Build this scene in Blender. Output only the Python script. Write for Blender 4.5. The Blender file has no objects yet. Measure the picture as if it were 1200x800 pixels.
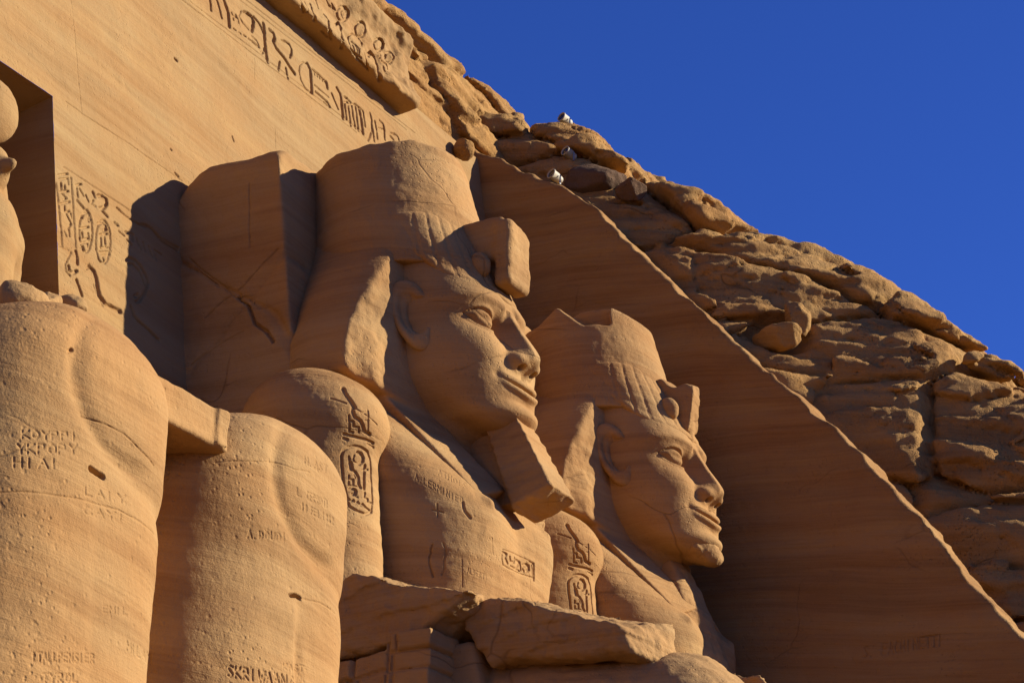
import bpy, bmesh, math, random
import numpy as np
from mathutils import Vector, Matrix

S = bpy.context.scene
COL = S.collection

# ------------------------------------------------------------------ camera
F_PX = 2600.0
PITCH = math.atan(1130 / F_PX)
AZ = math.atan(1570 / math.hypot(F_PX, 1130))
CAM = np.array([-21.70, -20.51, 1.6])
cp, sp = math.cos(PITCH), math.sin(PITCH)
FW = np.array([math.cos(AZ) * cp, math.sin(AZ) * cp, sp])
RT = np.array([math.sin(AZ), -math.cos(AZ), 0.0])
UP = np.cross(RT, FW)
cam_data = bpy.data.cameras.new('camera')
cam = bpy.data.objects.new('camera', cam_data)
COL.objects.link(cam)
S.camera = cam
cam_data.sensor_width = 36.0
cam_data.lens = 36.0 * F_PX / 1200.0
cam_data.clip_start = 0.1
cam_data.clip_end = 6000.0
cam.matrix_world = Matrix(((RT[0], UP[0], -FW[0], CAM[0]), (RT[1], UP[1], -FW[1], CAM[1]),
                           (RT[2], UP[2], -FW[2], CAM[2]), (0, 0, 0, 1)))

# ------------------------------------------------------------------ sky, sun, exposure
SUN_TO = Vector((1.44, -2.0, 1.12)).normalized()
elev = math.asin(SUN_TO.z)
azim = math.atan2(SUN_TO.x, SUN_TO.y)
world = bpy.data.worlds.new('World')
S.world = world
world.use_nodes = True
nt = world.node_tree
nt.nodes.clear()
sky = nt.nodes.new('ShaderNodeTexSky')
sky.sky_type = 'NISHITA'
sky.sun_disc = False
sky.sun_elevation = elev
sky.sun_rotation = azim
sky.altitude = 3000.0
sky.air_density = 1.0
sky.dust_density = 0.0
sky.ozone_density = 6.0
tint = nt.nodes.new('ShaderNodeMix')
tint.data_type = 'RGBA'
tint.blend_type = 'MULTIPLY'
tint.inputs['Factor'].default_value = 1.0
nt.links.new(sky.outputs[0], tint.inputs['A'])
tint.inputs['B'].default_value = (0.34, 0.50, 1.0, 1)
bg = nt.nodes.new('ShaderNodeBackground')
bg.inputs['Strength'].default_value = 0.092
wo = nt.nodes.new('ShaderNodeOutputWorld')
nt.links.new(tint.outputs['Result'], bg.inputs['Color'])
nt.links.new(bg.outputs[0], wo.inputs['Surface'])

sun_data = bpy.data.lights.new('sun', 'SUN')
sun_data.energy = 4.8
sun_data.angle = math.radians(0.55)
sun_data.color = (1.0, 0.95, 0.84)
sun = bpy.data.objects.new('sun', sun_data)
COL.objects.link(sun)
sun.rotation_euler = SUN_TO.to_track_quat('Z', 'Y').to_euler()
sun.location = (20, -40, 60)
S.view_settings.view_transform = 'Standard'
S.view_settings.look = 'None'
S.view_settings.exposure = 0.85
S.view_settings.gamma = 1.0
S.render.engine = 'CYCLES'
S.cycles.max_bounces = 8
S.cycles.diffuse_bounces = 4

# ------------------------------------------------------------------ numeric helpers
_rng = np.random.RandomState(7)
_PERM = _rng.permutation(512).astype(np.int32)
_PERM = np.concatenate([_PERM, _PERM, _PERM])
_GRAD = _rng.normal(size=(512, 3)).astype(np.float32)
_GRAD /= np.linalg.norm(_GRAD, axis=1)[:, None]
_GX, _GY, _GZ = (np.ascontiguousarray(_GRAD[:, i]) for i in range(3))


def perlin(P):
    """gradient noise, P (n,3) -> (n,) about -0.7..0.7"""
    P = np.asarray(P, np.float32)
    I = np.floor(P).astype(np.int32)
    Fq = P - I
    U = Fq * Fq * Fq * (Fq * (Fq * 6 - 15) + 10)
    I &= 511
    fx, fy, fz = (np.ascontiguousarray(Fq[:, i]) for i in range(3))
    ux, uy, uz = (np.ascontiguousarray(U[:, i]) for i in range(3))
    out = np.zeros(len(P), np.float32)
    for dx in (0, 1):
        hx = _PERM[I[:, 0] + dx]
        wx = ux if dx else 1 - ux
        for dy in (0, 1):
            hy = _PERM[(hx + I[:, 1] + dy) & 511]
            wy = wx * (uy if dy else 1 - uy)
            for dz in (0, 1):
                h = _PERM[(hy + I[:, 2] + dz) & 511]
                out += wy * (uz if dz else 1 - uz) * (_GX[h] * (fx - dx) + _GY[h] * (fy - dy) + _GZ[h] * (fz - dz))
    return out


def fbm(P, octv=4, gain=0.5, lac=2.03):
    P = np.asarray(P, np.float32)
    a, s = 1.0, 0.0
    for i in range(octv):
        s = s + a * perlin(P + 17.3 * i)
        P = P * lac
        a *= gain
    return s


def smin(a, b, k):
    h = np.clip(0.5 + 0.5 * (b - a) / k, 0, 1)
    return b + (a - b) * h - k * h * (1 - h)


def smax(a, b, k):
    return -smin(-a, -b, k)


def g2(u, v):
    return np.exp(-(u * u + v * v))


def sstep(a, b, x):
    t = np.clip((x - a) / (b - a), 0, 1)
    return t * t * (3 - 2 * t)


def table(x, xs, ys, smooth=0.06):
    """smoothed piecewise-linear lookup"""
    lo, hi = xs[0] - 0.5, xs[-1] + 0.5
    n = 1200
    g = np.linspace(lo, hi, n)
    v = np.interp(g, xs, ys)
    h = (hi - lo) / n
    r = max(1, int(3 * smooth / h))
    k = np.exp(-0.5 * (np.arange(-r, r + 1) * h / smooth) ** 2)
    k /= k.sum()
    vp = np.pad(v, r, mode='edge')
    v = np.convolve(vp, k, mode='valid')
    return np.interp(x, g, v)


def ell(X, Y, Z, c, r):
    a = np.sqrt(((X - c[0]) / r[0]) ** 2 + ((Y - c[1]) / r[1]) ** 2 + ((Z - c[2]) / r[2]) ** 2)
    return (a - 1) * min(r)


def box(X, Y, Z, c, h, rad=0.0):
    qx = np.abs(X - c[0]) - h[0] + rad
    qy = np.abs(Y - c[1]) - h[1] + rad
    qz = np.abs(Z - c[2]) - h[2] + rad
    out = np.sqrt(np.maximum(qx, 0) ** 2 + np.maximum(qy, 0) ** 2 + np.maximum(qz, 0) ** 2)
    return out + np.minimum(np.maximum(qx, np.maximum(qy, qz)), 0) - rad


def cone(X, Y, Z, a, b, ra, rb, flat=1.0):
    """round cone between two points"""
    a = np.array(a, float); b = np.array(b, float)
    d = b - a
    t = np.clip(((X - a[0]) * d[0] + (Y - a[1]) * d[1] + (Z - a[2]) * d[2]) / d.dot(d), 0, 1)
    return np.sqrt((X - a[0] - t * d[0]) ** 2 + (Y - a[1] - t * d[1]) ** 2 + (Z - a[2] - t * d[2]) ** 2) - (ra + (rb - ra) * t)


def surface_nets(fn, lo, hi, h, blk=8, reach=1.5):
    """mesh the zero set of fn(X,Y,Z) with a sparse naive surface-nets"""
    lo = np.array(lo, float); hi = np.array(hi, float)
    nb = np.ceil((hi - lo) / (h * blk)).astype(int) + 1
    n = nb * blk
    cx = [lo[i] + (np.arange(nb[i]) + 0.5) * blk * h for i in range(3)]
    G = np.meshgrid(*cx, indexing='ij')
    shp = G[0].shape
    d = fn(G[0].ravel(), G[1].ravel(), G[2].ravel()).reshape(shp)
    act = np.abs(d) < reach * 0.87 * blk * h
    V = np.repeat(np.repeat(np.repeat(np.where(d > 0, 1.0, -1.0).astype(np.float32), blk, 0), blk, 1), blk, 2)
    bi = np.argwhere(act)
    o = np.arange(blk)
    O = np.stack(np.meshgrid(o, o, o, indexing='ij'), -1).reshape(-1, 3)
    for s in range(0, len(bi), 1500):
        idx = (bi[s:s + 1500, None, :] * blk + O[None]).reshape(-1, 3)
        P = lo + idx * h
        V[idx[:, 0], idx[:, 1], idx[:, 2]] = fn(P[:, 0], P[:, 1], P[:, 2])
    V[0] = V[-1] = 1; V[:, 0] = V[:, -1] = 1; V[:, :, 0] = V[:, :, -1] = 1
    sg = V < 0
    c = np.zeros(tuple(np.array(V.shape) - 1), np.uint8)
    for dx in (0, 1):
        for dy in (0, 1):
            for dz in (0, 1):
                c += sg[dx:V.shape[0] - 1 + dx, dy:V.shape[1] - 1 + dy, dz:V.shape[2] - 1 + dz]
    cells = np.argwhere((c > 0) & (c < 8))
    vid = -np.ones(c.shape, np.int32)
    vid[cells[:, 0], cells[:, 1], cells[:, 2]] = np.arange(len(cells))
    acc = np.zeros((len(cells), 3)); cnt = np.zeros(len(cells))
    cor = [(a, b, e) for a in (0, 1) for b in (0, 1) for e in (0, 1)]
    val = {k: V[cells[:, 0] + k[0], cells[:, 1] + k[1], cells[:, 2] + k[2]] for k in cor}
    for k in cor:
        for ax in range(3):
            if k[ax] == 0:
                k2 = list(k); k2[ax] = 1; k2 = tuple(k2)
                a, b = val[k], val[k2]
                m = (a < 0) != (b < 0)
                t = a[m] / (a[m] - b[m])
                p = np.tile(np.array(k, float), (m.sum(), 1)); p[:, ax] = t
                acc[m] += p; cnt[m] += 1
    verts = lo + (cells + acc / cnt[:, None]) * h
    faces = []
    for ax in range(3):
        u, w = (ax + 1) % 3, (ax + 2) % 3
        s0 = [slice(None)] * 3; s1 = [slice(None)] * 3
        s0[ax] = slice(0, -1); s1[ax] = slice(1, None)
        e = np.argwhere(sg[tuple(s0)] != sg[tuple(s1)])
        e = e[(e[:, u] > 0) & (e[:, w] > 0) & (e[:, u] < V.shape[u] - 1) & (e[:, w] < V.shape[w] - 1)]
        flip = sg[e[:, 0], e[:, 1], e[:, 2]]
        q = []
        for du, dw in ((1, 1), (0, 1), (0, 0), (1, 0)):
            k = e.copy(); k[:, u] -= du; k[:, w] -= dw
            q.append(vid[k[:, 0], k[:, 1], k[:, 2]])
        q = np.stack(q, 1)
        q[~flip] = q[~flip][:, ::-1]
        faces.append(q[(q >= 0).all(1)])
    return verts, np.concatenate(faces)


def largest(v, f):
    """keep the largest connected piece"""
    lab = np.arange(len(v))
    a = f.ravel(); b = np.roll(f, -1, axis=1).ravel()
    for _ in range(60):
        m = np.minimum(lab[a], lab[b])
        new = lab.copy()
        np.minimum.at(new, a, m); np.minimum.at(new, b, m)
        np.minimum.at(new, lab[a], m); np.minimum.at(new, lab[b], m)
        for _k in range(4): new = new[new]
        if (new == lab).all(): break
        lab = new
    k = np.bincount(lab).argmax()
    keep = lab == k
    idx = np.cumsum(keep) - 1
    return v[keep], idx[f[keep[f].all(1)]]


def vnormals(v, f):
    n = np.zeros_like(v)
    fn = np.cross(v[f[:, 2]] - v[f[:, 0]], v[f[:, 3]] - v[f[:, 1]])
    for k in range(4):
        np.add.at(n, f[:, k], fn)
    return n / np.maximum(np.linalg.norm(n, axis=1), 1e-12)[:, None]


def build(name, v, f, mat, parent=None, smooth=True):
    v = np.asarray(v, np.float32); f = np.asarray(f, np.int32)
    me = bpy.data.meshes.new(name)
    k = f.shape[1]
    me.vertices.add(len(v)); me.vertices.foreach_set('co', v.ravel())
    me.loops.add(f.size); me.loops.foreach_set('vertex_index', f.ravel())
    me.polygons.add(len(f)); me.polygons.foreach_set('loop_start', np.arange(0, f.size, k, dtype=np.int32))
    me.update(calc_edges=True)
    me.validate()
    me.polygons.foreach_set('use_smooth', np.full(len(me.polygons), smooth, bool))
    me.materials.append(mat)
    o = bpy.data.objects.new(name, me)
    COL.objects.link(o)
    if parent is not None:
        o.parent = parent
    return o


def tag(o, label=None, cat=None, group=None, kind=None):
    if label: o['label'] = label
    if cat: o['category'] = cat
    if group: o['group'] = group
    if kind: o['kind'] = kind
    return o


STROKES = {
 'wall_face': [
  ("6.271,1.385,23.86 6.291,1.366,23.727 6.302,1.335,23.494", 0.035, 0.05),
  ("6.46,1.39,23.92 6.535,1.38,23.82 6.635,1.336,23.514", 0.035, 0.05),
  ("6.73,1.412,24.03 6.811,1.388,23.881 6.865,1.371,23.766 6.865,1.327,23.451", 0.055, 0.07),
  ("6.978,1.383,23.831 7.022,1.371,23.767 7.027,1.36,23.687", 0.022, 0.04),
  ("7.113,1.383,23.857 7.179,1.378,23.798 7.197,1.361,23.71", 0.022, 0.04),
  ("7.016,1.373,23.778 7.16,1.38,23.812", 0.022, 0.03),
  ("7.422,1.42,24.084 7.563,1.424,24.134 7.667,1.422,24.123 7.715,1.412,24.051 7.705,1.399,23.948 7.625,1.373,23.779", 0.055, 0.07),
  ("7.323,1.422,24.054 7.221,1.389,23.895 7.339,1.378,23.791 7.525,1.375,23.75", 0.022, 0.03),
  ("7.736,1.424,24.161 7.871,1.416,24.113 7.975,1.411,24.049 8.034,1.397,23.934", 0.035, 0.06),
  ("8.054,1.424,24.191 8.079,1.407,24.009 8.064,1.373,23.753 8.086,1.346,23.522 8.105,1.315,23.334", 0.055, 0.07),
  ("6.999,1.327,23.477 7.067,1.328,23.481", 0.022, 0.04),
  ("7.169,1.328,23.49 7.239,1.329,23.49", 0.022, 0.04),
  ("7.329,1.335,23.516 7.397,1.335,23.52", 0.022, 0.04),
  ("7.486,1.334,23.52 7.554,1.333,23.519", 0.022, 0.04),
  ("7.611,1.335,23.526 7.673,1.333,23.521", 0.035, 0.05),
  ("7.673,1.333,23.521 7.84,1.337,23.522", 0.035, 0.05),
  ("7.91,1.332,23.425 7.987,1.34,23.491 8.021,1.354,23.584", 0.035, 0.05),
  ("7.609,1.354,23.648 7.768,1.357,23.639 7.839,1.344,23.556", 0.022, 0.04),
  ("8.262,1.418,24.158 8.385,1.418,24.152 8.42,1.406,24.047 8.374,1.399,23.925 8.451,1.382,23.842 8.693,1.37,23.75 8.891,1.35,23.633 9.03,1.341,23.559", 0.055, 0.08),
  ("8.658,1.414,24.128 8.808,1.43,24.188 8.936,1.432,24.194 9.004,1.415,24.109 8.986,1.396,23.983 8.909,1.383,23.867", 0.035, 0.06),
  ("8.542,1.347,23.57 8.469,1.32,23.336", 0.035, 0.05),
  ("8.736,1.339,23.526 8.756,1.321,23.413 8.779,1.308,23.312", 0.035, 0.05),
  ("9.551,1.414,24.064 9.39,1.405,24.017 9.264,1.384,23.883 9.214,1.362,23.707 9.248,1.336,23.526 9.369,1.323,23.416 9.534,1.323,23.394 9.651,1.327,23.425", 0.022, 0.04),
  ("9.567,1.415,24.073 9.644,1.396,23.962 9.649,1.363,23.713 9.629,1.327,23.428", 0.055, 0.07),
  ("9.73,1.406,24.033 9.964,1.409,24.033 10.229,1.406,23.996", 0.035, 0.06),
  ("9.784,1.406,24.027 9.788,1.389,23.927", 0.022, 0.04),
  ("9.881,1.41,24.034 9.886,1.394,23.94", 0.022, 0.04),
  ("9.97,1.408,24.025 9.981,1.397,23.941", 0.022, 0.04),
  ("10.065,1.41,24.021 10.075,1.398,23.94", 0.022, 0.04),
  ("10.16,1.412,24.026 10.155,1.395,23.931", 0.022, 0.04),
  ("10.229,1.406,23.996 10.239,1.381,23.862", 0.055, 0.06),
  ("9.762,1.361,23.674 9.985,1.358,23.664 10.258,1.361,23.657", 0.022, 0.05),
  ("9.778,1.34,23.521 9.989,1.339,23.516 10.192,1.336,23.496", 0.035, 0.05),
  ("10.192,1.336,23.496 10.283,1.327,23.432", 0.035, 0.05),
  ("10.067,1.327,23.431 10.182,1.326,23.415", 0.035, 0.04),
  ("10.39,1.376,23.8 10.49,1.361,23.675 10.581,1.339,23.543", 0.035, 0.05),
  ("10.634,1.418,24.057 10.736,1.405,23.982 10.749,1.371,23.782 10.744,1.323,23.4", 0.055, 0.07),
  ("10.891,1.404,23.985 10.999,1.407,24.006", 0.035, 0.05),
  ("11.026,1.404,23.989 11.13,1.404,23.981", 0.035, 0.05),
  ("10.857,1.376,23.837 10.872,1.354,23.643 10.878,1.325,23.442", 0.035, 0.05),
  ("10.994,1.39,23.885 11.01,1.357,23.662 11.02,1.317,23.363", 0.035, 0.05),
  ("11.145,1.397,23.937 11.154,1.351,23.633 11.194,1.318,23.398", 0.035, 0.05),
  ("11.303,1.414,24.02 11.297,1.358,23.705 11.301,1.315,23.391", 0.035, 0.05),
  ("11.444,1.411,24 11.469,1.361,23.741 11.477,1.315,23.412", 0.055, 0.06),
  ("11.593,1.407,23.988 11.601,1.376,23.81 11.597,1.348,23.641", 0.035, 0.05),
  ("10.857,1.376,23.837 11.003,1.397,23.926 11.005,1.386,23.865 11.164,1.4,23.958 11.312,1.415,24.035 11.421,1.412,24.029 11.594,1.409,24.014", 0.022, 0.04),
  ("11.866,1.413,24.099 11.916,1.399,23.944 11.854,1.352,23.678 11.758,1.326,23.476 11.655,1.308,23.333", 0.035, 0.05),
  ("11.909,1.38,23.811 11.904,1.346,23.626 11.915,1.321,23.441", 0.035, 0.05),
  ("12.043,1.403,23.983 12.074,1.38,23.791 12.061,1.34,23.575", 0.035, 0.05),
  ("12.245,1.419,24.111 12.36,1.412,24.09 12.405,1.4,23.957 12.374,1.358,23.705", 0.035, 0.06),
  ("12.167,1.39,23.889 12.348,1.401,23.955", 0.022, 0.04),
  ("12.675,1.398,24.011 12.837,1.41,24.077 12.942,1.407,24.066 12.97,1.396,24", 0.035, 0.06),
  ("12.627,1.391,23.91 12.75,1.388,23.893", 0.035, 0.04),
  ("5.173,1.293,23.195 5.663,1.29,23.2 6.16,1.286,23.204 6.679,1.29,23.216 7.208,1.294,23.228 7.749,1.299,23.241 8.305,1.306,23.257 8.853,1.299,23.259 9.432,1.306,23.274 10.013,1.305,23.282 10.613,1.309,23.295 11.223,1.31,23.306", 0.016, 0.02),
  ("5.347,1.297,23.293 5.863,1.314,23.319 6.366,1.312,23.326 6.885,1.315,23.338 7.405,1.311,23.343 7.951,1.318,23.36 8.504,1.321,23.373 9.056,1.315,23.377 9.641,1.324,23.397 10.229,1.326,23.409 10.821,1.322,23.417 11.424,1.318,23.423", 0.016, 0.02),
  ("6.94,1.448,24.298 7.422,1.451,24.311 7.912,1.453,24.322 8.399,1.446,24.325 8.909,1.449,24.339 9.425,1.449,24.349 9.959,1.456,24.367 10.505,1.462,24.384 11.048,1.46,24.393 11.608,1.461,24.405 12.173,1.459,24.414 12.761,1.464,24.431 13.357,1.465,24.445", 0.016, 0.02),
  ("7.236,1.471,24.431 7.708,1.462,24.43 8.195,1.458,24.433 8.698,1.458,24.442 9.233,1.474,24.466 9.759,1.476,24.477 10.285,1.471,24.481 10.828,1.472,24.49 11.391,1.478,24.505 11.952,1.475,24.511 12.532,1.477,24.522 13.119,1.476,24.531 13.737,1.487,24.552", 0.016, 0.02),
  ("2.187,1.041,21.364 2.215,0.977,20.95 2.255,0.926,20.551 2.268,0.864,20.176 2.293,0.813,19.816 2.328,0.776,19.506 2.357,0.734,19.194", 0.008, 0.01),
  ("1.949,0.736,19.243 2.445,0.738,19.223 2.801,0.734,19.227 3.166,0.732,19.234 3.546,0.737,19.247 3.906,0.737,19.241 4.276,0.74,19.238 4.647,0.739,19.231 5.021,0.736,19.222", 0.014, 0.018),
  ("5.05,1.091,21.746 5.099,1.09,21.736", 0.035, 0.08),
  ("6.68,0.978,20.945 6.726,0.968,20.859", 0.018, 0.04),
  ("7.64,1.291,23.17 7.585,1.224,22.679", 0.008, 0.012),
  ("8.137,1.099,21.858 8.093,1.023,21.346", 0.008, 0.012),
  ("4.749,0.804,19.723 4.772,0.802,19.716", 0.025, 0.05),
  ("4.837,0.747,19.288 4.931,0.744,19.265", 0.025, 0.04),
  ("1.641,0.501,17.57 1.681,0.463,17.283 1.712,0.406,16.887 1.746,0.352,16.497", 0.022, 0.03),
  ("2.024,0.547,17.85 2.034,0.501,17.542 2.052,0.462,17.243 2.059,0.413,16.929 2.071,0.369,16.62", 0.022, 0.03),
  ("1.85,0.557,17.965 2.171,0.561,17.962 2.488,0.558,17.954 2.805,0.551,17.943 3.137,0.553,17.94 3.474,0.555,17.938", 0.022, 0.02),
  ("1.682,0.341,16.448 1.898,0.353,16.494", 0.022, 0.02),
  ("1.699,0.526,17.748 1.935,0.548,17.888", 0.022, 0.04),
  ("1.72,0.518,17.682 1.943,0.538,17.814 1.946,0.52,17.704", 0.022, 0.04),
  ("1.764,0.513,17.639 1.77,0.493,17.493 1.859,0.496,17.535 1.851,0.509,17.637", 0.022, 0.04),
  ("1.719,0.483,17.447 1.942,0.503,17.574", 0.022, 0.04),
  ("1.786,0.484,17.449 1.886,0.479,17.419 1.794,0.469,17.335", 0.022, 0.04),
  ("1.734,0.456,17.243 1.965,0.476,17.392", 0.022, 0.04),
  ("1.837,0.459,17.249 1.844,0.445,17.147 1.953,0.458,17.219", 0.022, 0.04),
  ("1.875,0.44,17.119 1.98,0.42,16.997 1.897,0.405,16.877", 0.022, 0.04),
  ("1.985,0.453,17.191 2.029,0.43,17.062", 0.022, 0.04),
  ("1.919,0.403,16.865 1.928,0.382,16.755", 0.022, 0.04),
  ("1.797,0.387,16.789 1.851,0.379,16.721", 0.022, 0.03),
  ("2.132,0.534,17.771 2.271,0.548,17.859", 0.022, 0.04),
  ("2.157,0.526,17.718 2.17,0.503,17.574", 0.022, 0.04),
  ("2.228,0.53,17.752 2.318,0.52,17.665", 0.022, 0.04),
  ("2.381,0.527,17.703 2.444,0.514,17.616", 0.022, 0.04),
  ("2.154,0.492,17.502 2.32,0.489,17.43", 0.035, 0.04),
  ("2.561,0.545,17.844 2.6,0.531,17.774", 0.035, 0.04),
  ("2.689,0.543,17.838 2.816,0.547,17.905 2.9,0.544,17.87 2.909,0.535,17.787 2.83,0.518,17.677 2.722,0.512,17.627", 0.035, 0.06),
  ("2.76,0.508,17.609 2.905,0.501,17.555", 0.035, 0.05),
  ("2.563,0.523,17.693 2.501,0.511,17.599 2.615,0.51,17.608", 0.022, 0.03),
  ("2.504,0.438,17.107 2.475,0.41,16.924 2.421,0.388,16.765 2.351,0.373,16.66 2.284,0.374,16.632 2.214,0.374,16.674 2.178,0.392,16.793 2.17,0.414,16.956 2.206,0.449,17.144 2.258,0.471,17.303 2.329,0.487,17.412 2.405,0.493,17.447 2.465,0.484,17.398 2.499,0.463,17.276 2.504,0.438,17.107", 0.022, 0.035),
  ("2.266,0.465,17.248 2.273,0.469,17.286 2.291,0.471,17.323 2.319,0.474,17.356 2.359,0.481,17.384 2.397,0.485,17.396 2.426,0.483,17.391 2.444,0.478,17.369 2.447,0.471,17.336 2.445,0.469,17.3 2.426,0.463,17.26", 0.035, 0.05),
  ("2.223,0.428,17.032 2.417,0.446,17.145", 0.022, 0.04),
  ("2.237,0.414,16.965 2.256,0.399,16.847 2.4,0.412,16.925 2.393,0.423,17.014", 0.022, 0.04),
  ("2.214,0.384,16.765 2.446,0.409,16.903", 0.022, 0.04),
  ("2.243,0.376,16.715 2.272,0.375,16.658", 0.022, 0.04),
  ("2.365,0.396,16.812 2.384,0.379,16.723", 0.022, 0.04),
  ("2.959,0.437,17.113 2.93,0.412,16.926 2.863,0.384,16.756 2.784,0.372,16.646 2.703,0.37,16.612 2.625,0.371,16.654 2.581,0.389,16.773 2.572,0.412,16.941 2.608,0.443,17.132 2.665,0.463,17.296 2.747,0.48,17.412 2.828,0.481,17.448 2.902,0.475,17.403 2.946,0.457,17.281 2.959,0.437,17.113", 0.022, 0.035),
  ("2.653,0.464,17.302 2.743,0.473,17.377 2.842,0.473,17.387 2.859,0.459,17.299 2.783,0.458,17.232", 0.035, 0.05),
  ("2.683,0.443,17.124 2.885,0.454,17.226", 0.022, 0.04),
  ("2.711,0.433,17.072 2.713,0.411,16.923", 0.022, 0.04),
  ("2.81,0.441,17.124 2.819,0.417,16.982", 0.022, 0.04),
  ("2.679,0.407,16.879 2.89,0.416,16.979", 0.022, 0.04),
  ("2.662,0.396,16.795 2.903,0.411,16.909", 0.022, 0.04),
  ("2.7,0.385,16.76 2.925,0.406,16.868", 0.022, 0.04),
  ("2.739,0.376,16.721 2.764,0.371,16.661", 0.022, 0.04),
  ("2.071,0.363,16.558 2.099,0.344,16.465 2.091,0.326,16.337", 0.035, 0.05),
  ("1.879,0.308,16.205 1.886,0.293,16.133 1.98,0.292,16.131 2.073,0.306,16.205", 0.035, 0.05),
  ("1.952,0.35,16.484 1.856,0.324,16.318 1.798,0.311,16.211 1.797,0.289,16.087 1.9,0.287,16.049", 0.022, 0.03),
  ("2.055,0.284,16.033 2.128,0.268,15.92 2.184,0.259,15.822", 0.035, 0.05),
  ("2.399,0.34,16.428 2.493,0.332,16.384 2.549,0.317,16.283 2.573,0.299,16.127 2.612,0.277,15.998 2.773,0.267,15.9 2.979,0.27,15.914 3.12,0.267,15.928", 0.055, 0.06),
  ("2.305,0.324,16.337 2.399,0.34,16.428", 0.022, 0.04),
  ("2.465,0.295,16.123 2.546,0.278,15.992 2.685,0.261,15.843", 0.022, 0.02),
  ("3.335,0.407,16.937 3.433,0.421,17.023 3.585,0.423,17.045 3.714,0.414,16.992 3.834,0.404,16.893 3.901,0.384,16.769 3.795,0.354,16.532 3.622,0.318,16.31", 0.035, 0.05),
  ("3.385,0.405,16.895 3.518,0.41,16.951 3.666,0.401,16.886 3.757,0.38,16.752 3.795,0.365,16.68", 0.022, 0.04),
  ("3.393,0.289,16.13 3.458,0.272,15.989 3.572,0.264,15.942 3.798,0.257,15.894 4.102,0.248,15.804", 0.035, 0.05),
  ("3.507,0.326,16.348 3.609,0.343,16.434 3.64,0.32,16.326 3.542,0.315,16.277", 0.035, 0.04),
  ("3.164,0.541,17.839 3.314,0.537,17.799 3.466,0.535,17.78 3.711,0.535,17.781 3.903,0.542,17.815", 0.022, 0.04),
  ("3.823,0.539,17.822 3.967,0.547,17.861 4.106,0.548,17.861 4.218,0.543,17.81 4.343,0.536,17.745 4.568,0.539,17.756 4.79,0.537,17.763", 0.035, 0.05),
  ("4.283,0.543,17.794 4.535,0.541,17.794 4.83,0.547,17.825", 0.022, 0.03),
  ("3.077,0.491,17.514 3.165,0.489,17.511", 0.035, 0.04),
  ("3.179,0.477,17.409 3.322,0.474,17.386", 0.022, 0.04),
  ("3.363,0.485,17.469 3.559,0.489,17.513 3.539,0.473,17.395", 0.035, 0.04),
  ("3.376,0.465,17.344 3.511,0.457,17.295", 0.022, 0.04),
  ("3.648,0.483,17.465 3.756,0.459,17.315", 0.022, 0.03),
  ("3.817,0.486,17.474 3.868,0.467,17.343", 0.022, 0.03),
  ("3.962,0.488,17.473 4.051,0.462,17.313", 0.022, 0.03),
  ("4.121,0.49,17.477 4.318,0.496,17.476", 0.022, 0.03),
  ("4.147,0.48,17.4 4.151,0.46,17.291", 0.022, 0.03),
 ],
 'upper_arm': [
  ("3.94,-3.429,14.182 3.926,-3.463,14.112 3.933,-3.502,14.043 3.96,-3.552,13.961 4.003,-3.595,13.869", 0.045, 0.042),
  ("3.897,-3.416,14.155 3.895,-3.437,14.118", 0.015, 0.018),
  ("3.73,-3.349,13.963 3.812,-3.441,13.936 3.892,-3.518,13.906", 0.015, 0.018),
  ("4.013,-3.602,13.853 4.14,-3.666,13.804 4.436,-3.721,13.715", 0.012, 0.012),
  ("3.977,-3.578,13.831 3.993,-3.586,13.762 4.027,-3.597,13.714 4.12,-3.635,13.681 4.171,-3.642,13.625 4.226,-3.635,13.549 4.347,-3.655,13.537", 0.035, 0.036),
  ("3.936,-3.544,13.722 3.956,-3.54,13.643 4.009,-3.514,13.493 4.06,-3.545,13.496", 0.02, 0.024),
  ("3.964,-3.544,13.639 4.012,-3.577,13.649 4.036,-3.564,13.573 4.119,-3.607,13.582 4.146,-3.591,13.519", 0.02, 0.024),
  ("4.097,-3.645,13.802 4.168,-3.679,13.834 4.225,-3.697,13.862", 0.015, 0.018),
  ("4.223,-3.698,13.85 4.245,-3.688,13.714 4.295,-3.655,13.557", 0.014, 0.018),
  ("4.192,-3.668,13.705 4.244,-3.689,13.719", 0.014, 0.018),
  ("3.943,-3.463,13.445 4.054,-3.525,13.437 4.193,-3.58,13.435 4.32,-3.617,13.445 4.491,-3.631,13.448", 0.03, 0.033),
  ("4.363,-3.611,13.403 4.44,-3.616,13.399 4.529,-3.614,13.394", 0.025, 0.024),
  ("3.952,-3.453,13.381 4.003,-3.484,13.375", 0.03, 0.024),
  ("4.025,-3.487,13.258 4.122,-3.534,13.302 4.253,-3.578,13.315 4.394,-3.594,13.295 4.464,-3.597,13.202 4.489,-3.607,12.972 4.485,-3.635,12.68 4.481,-3.655,12.505 4.44,-3.664,12.343 4.29,-3.66,12.265 4.134,-3.608,12.279 4.021,-3.547,12.331 3.95,-3.477,12.653 3.938,-3.446,12.938 3.935,-3.436,13.109 3.962,-3.452,13.201 4.025,-3.487,13.258", 0.026, 0.033),
  ("4.189,-3.558,13.214 4.259,-3.577,13.213 4.291,-3.587,13.176 4.279,-3.59,13.114 4.206,-3.575,13.044", 0.04, 0.042),
  ("4.122,-3.539,13.152 4.098,-3.534,13.102 4.118,-3.545,13.049 4.199,-3.573,13.039", 0.016, 0.018),
  ("4.036,-3.5,13.117 4.051,-3.51,13.026", 0.02, 0.024),
  ("4.063,-3.518,13.011 4.073,-3.531,12.932", 0.045, 0.036),
  ("4.043,-3.519,12.907 4.136,-3.561,12.895 4.181,-3.586,12.826 4.187,-3.592,12.713", 0.03, 0.03),
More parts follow.
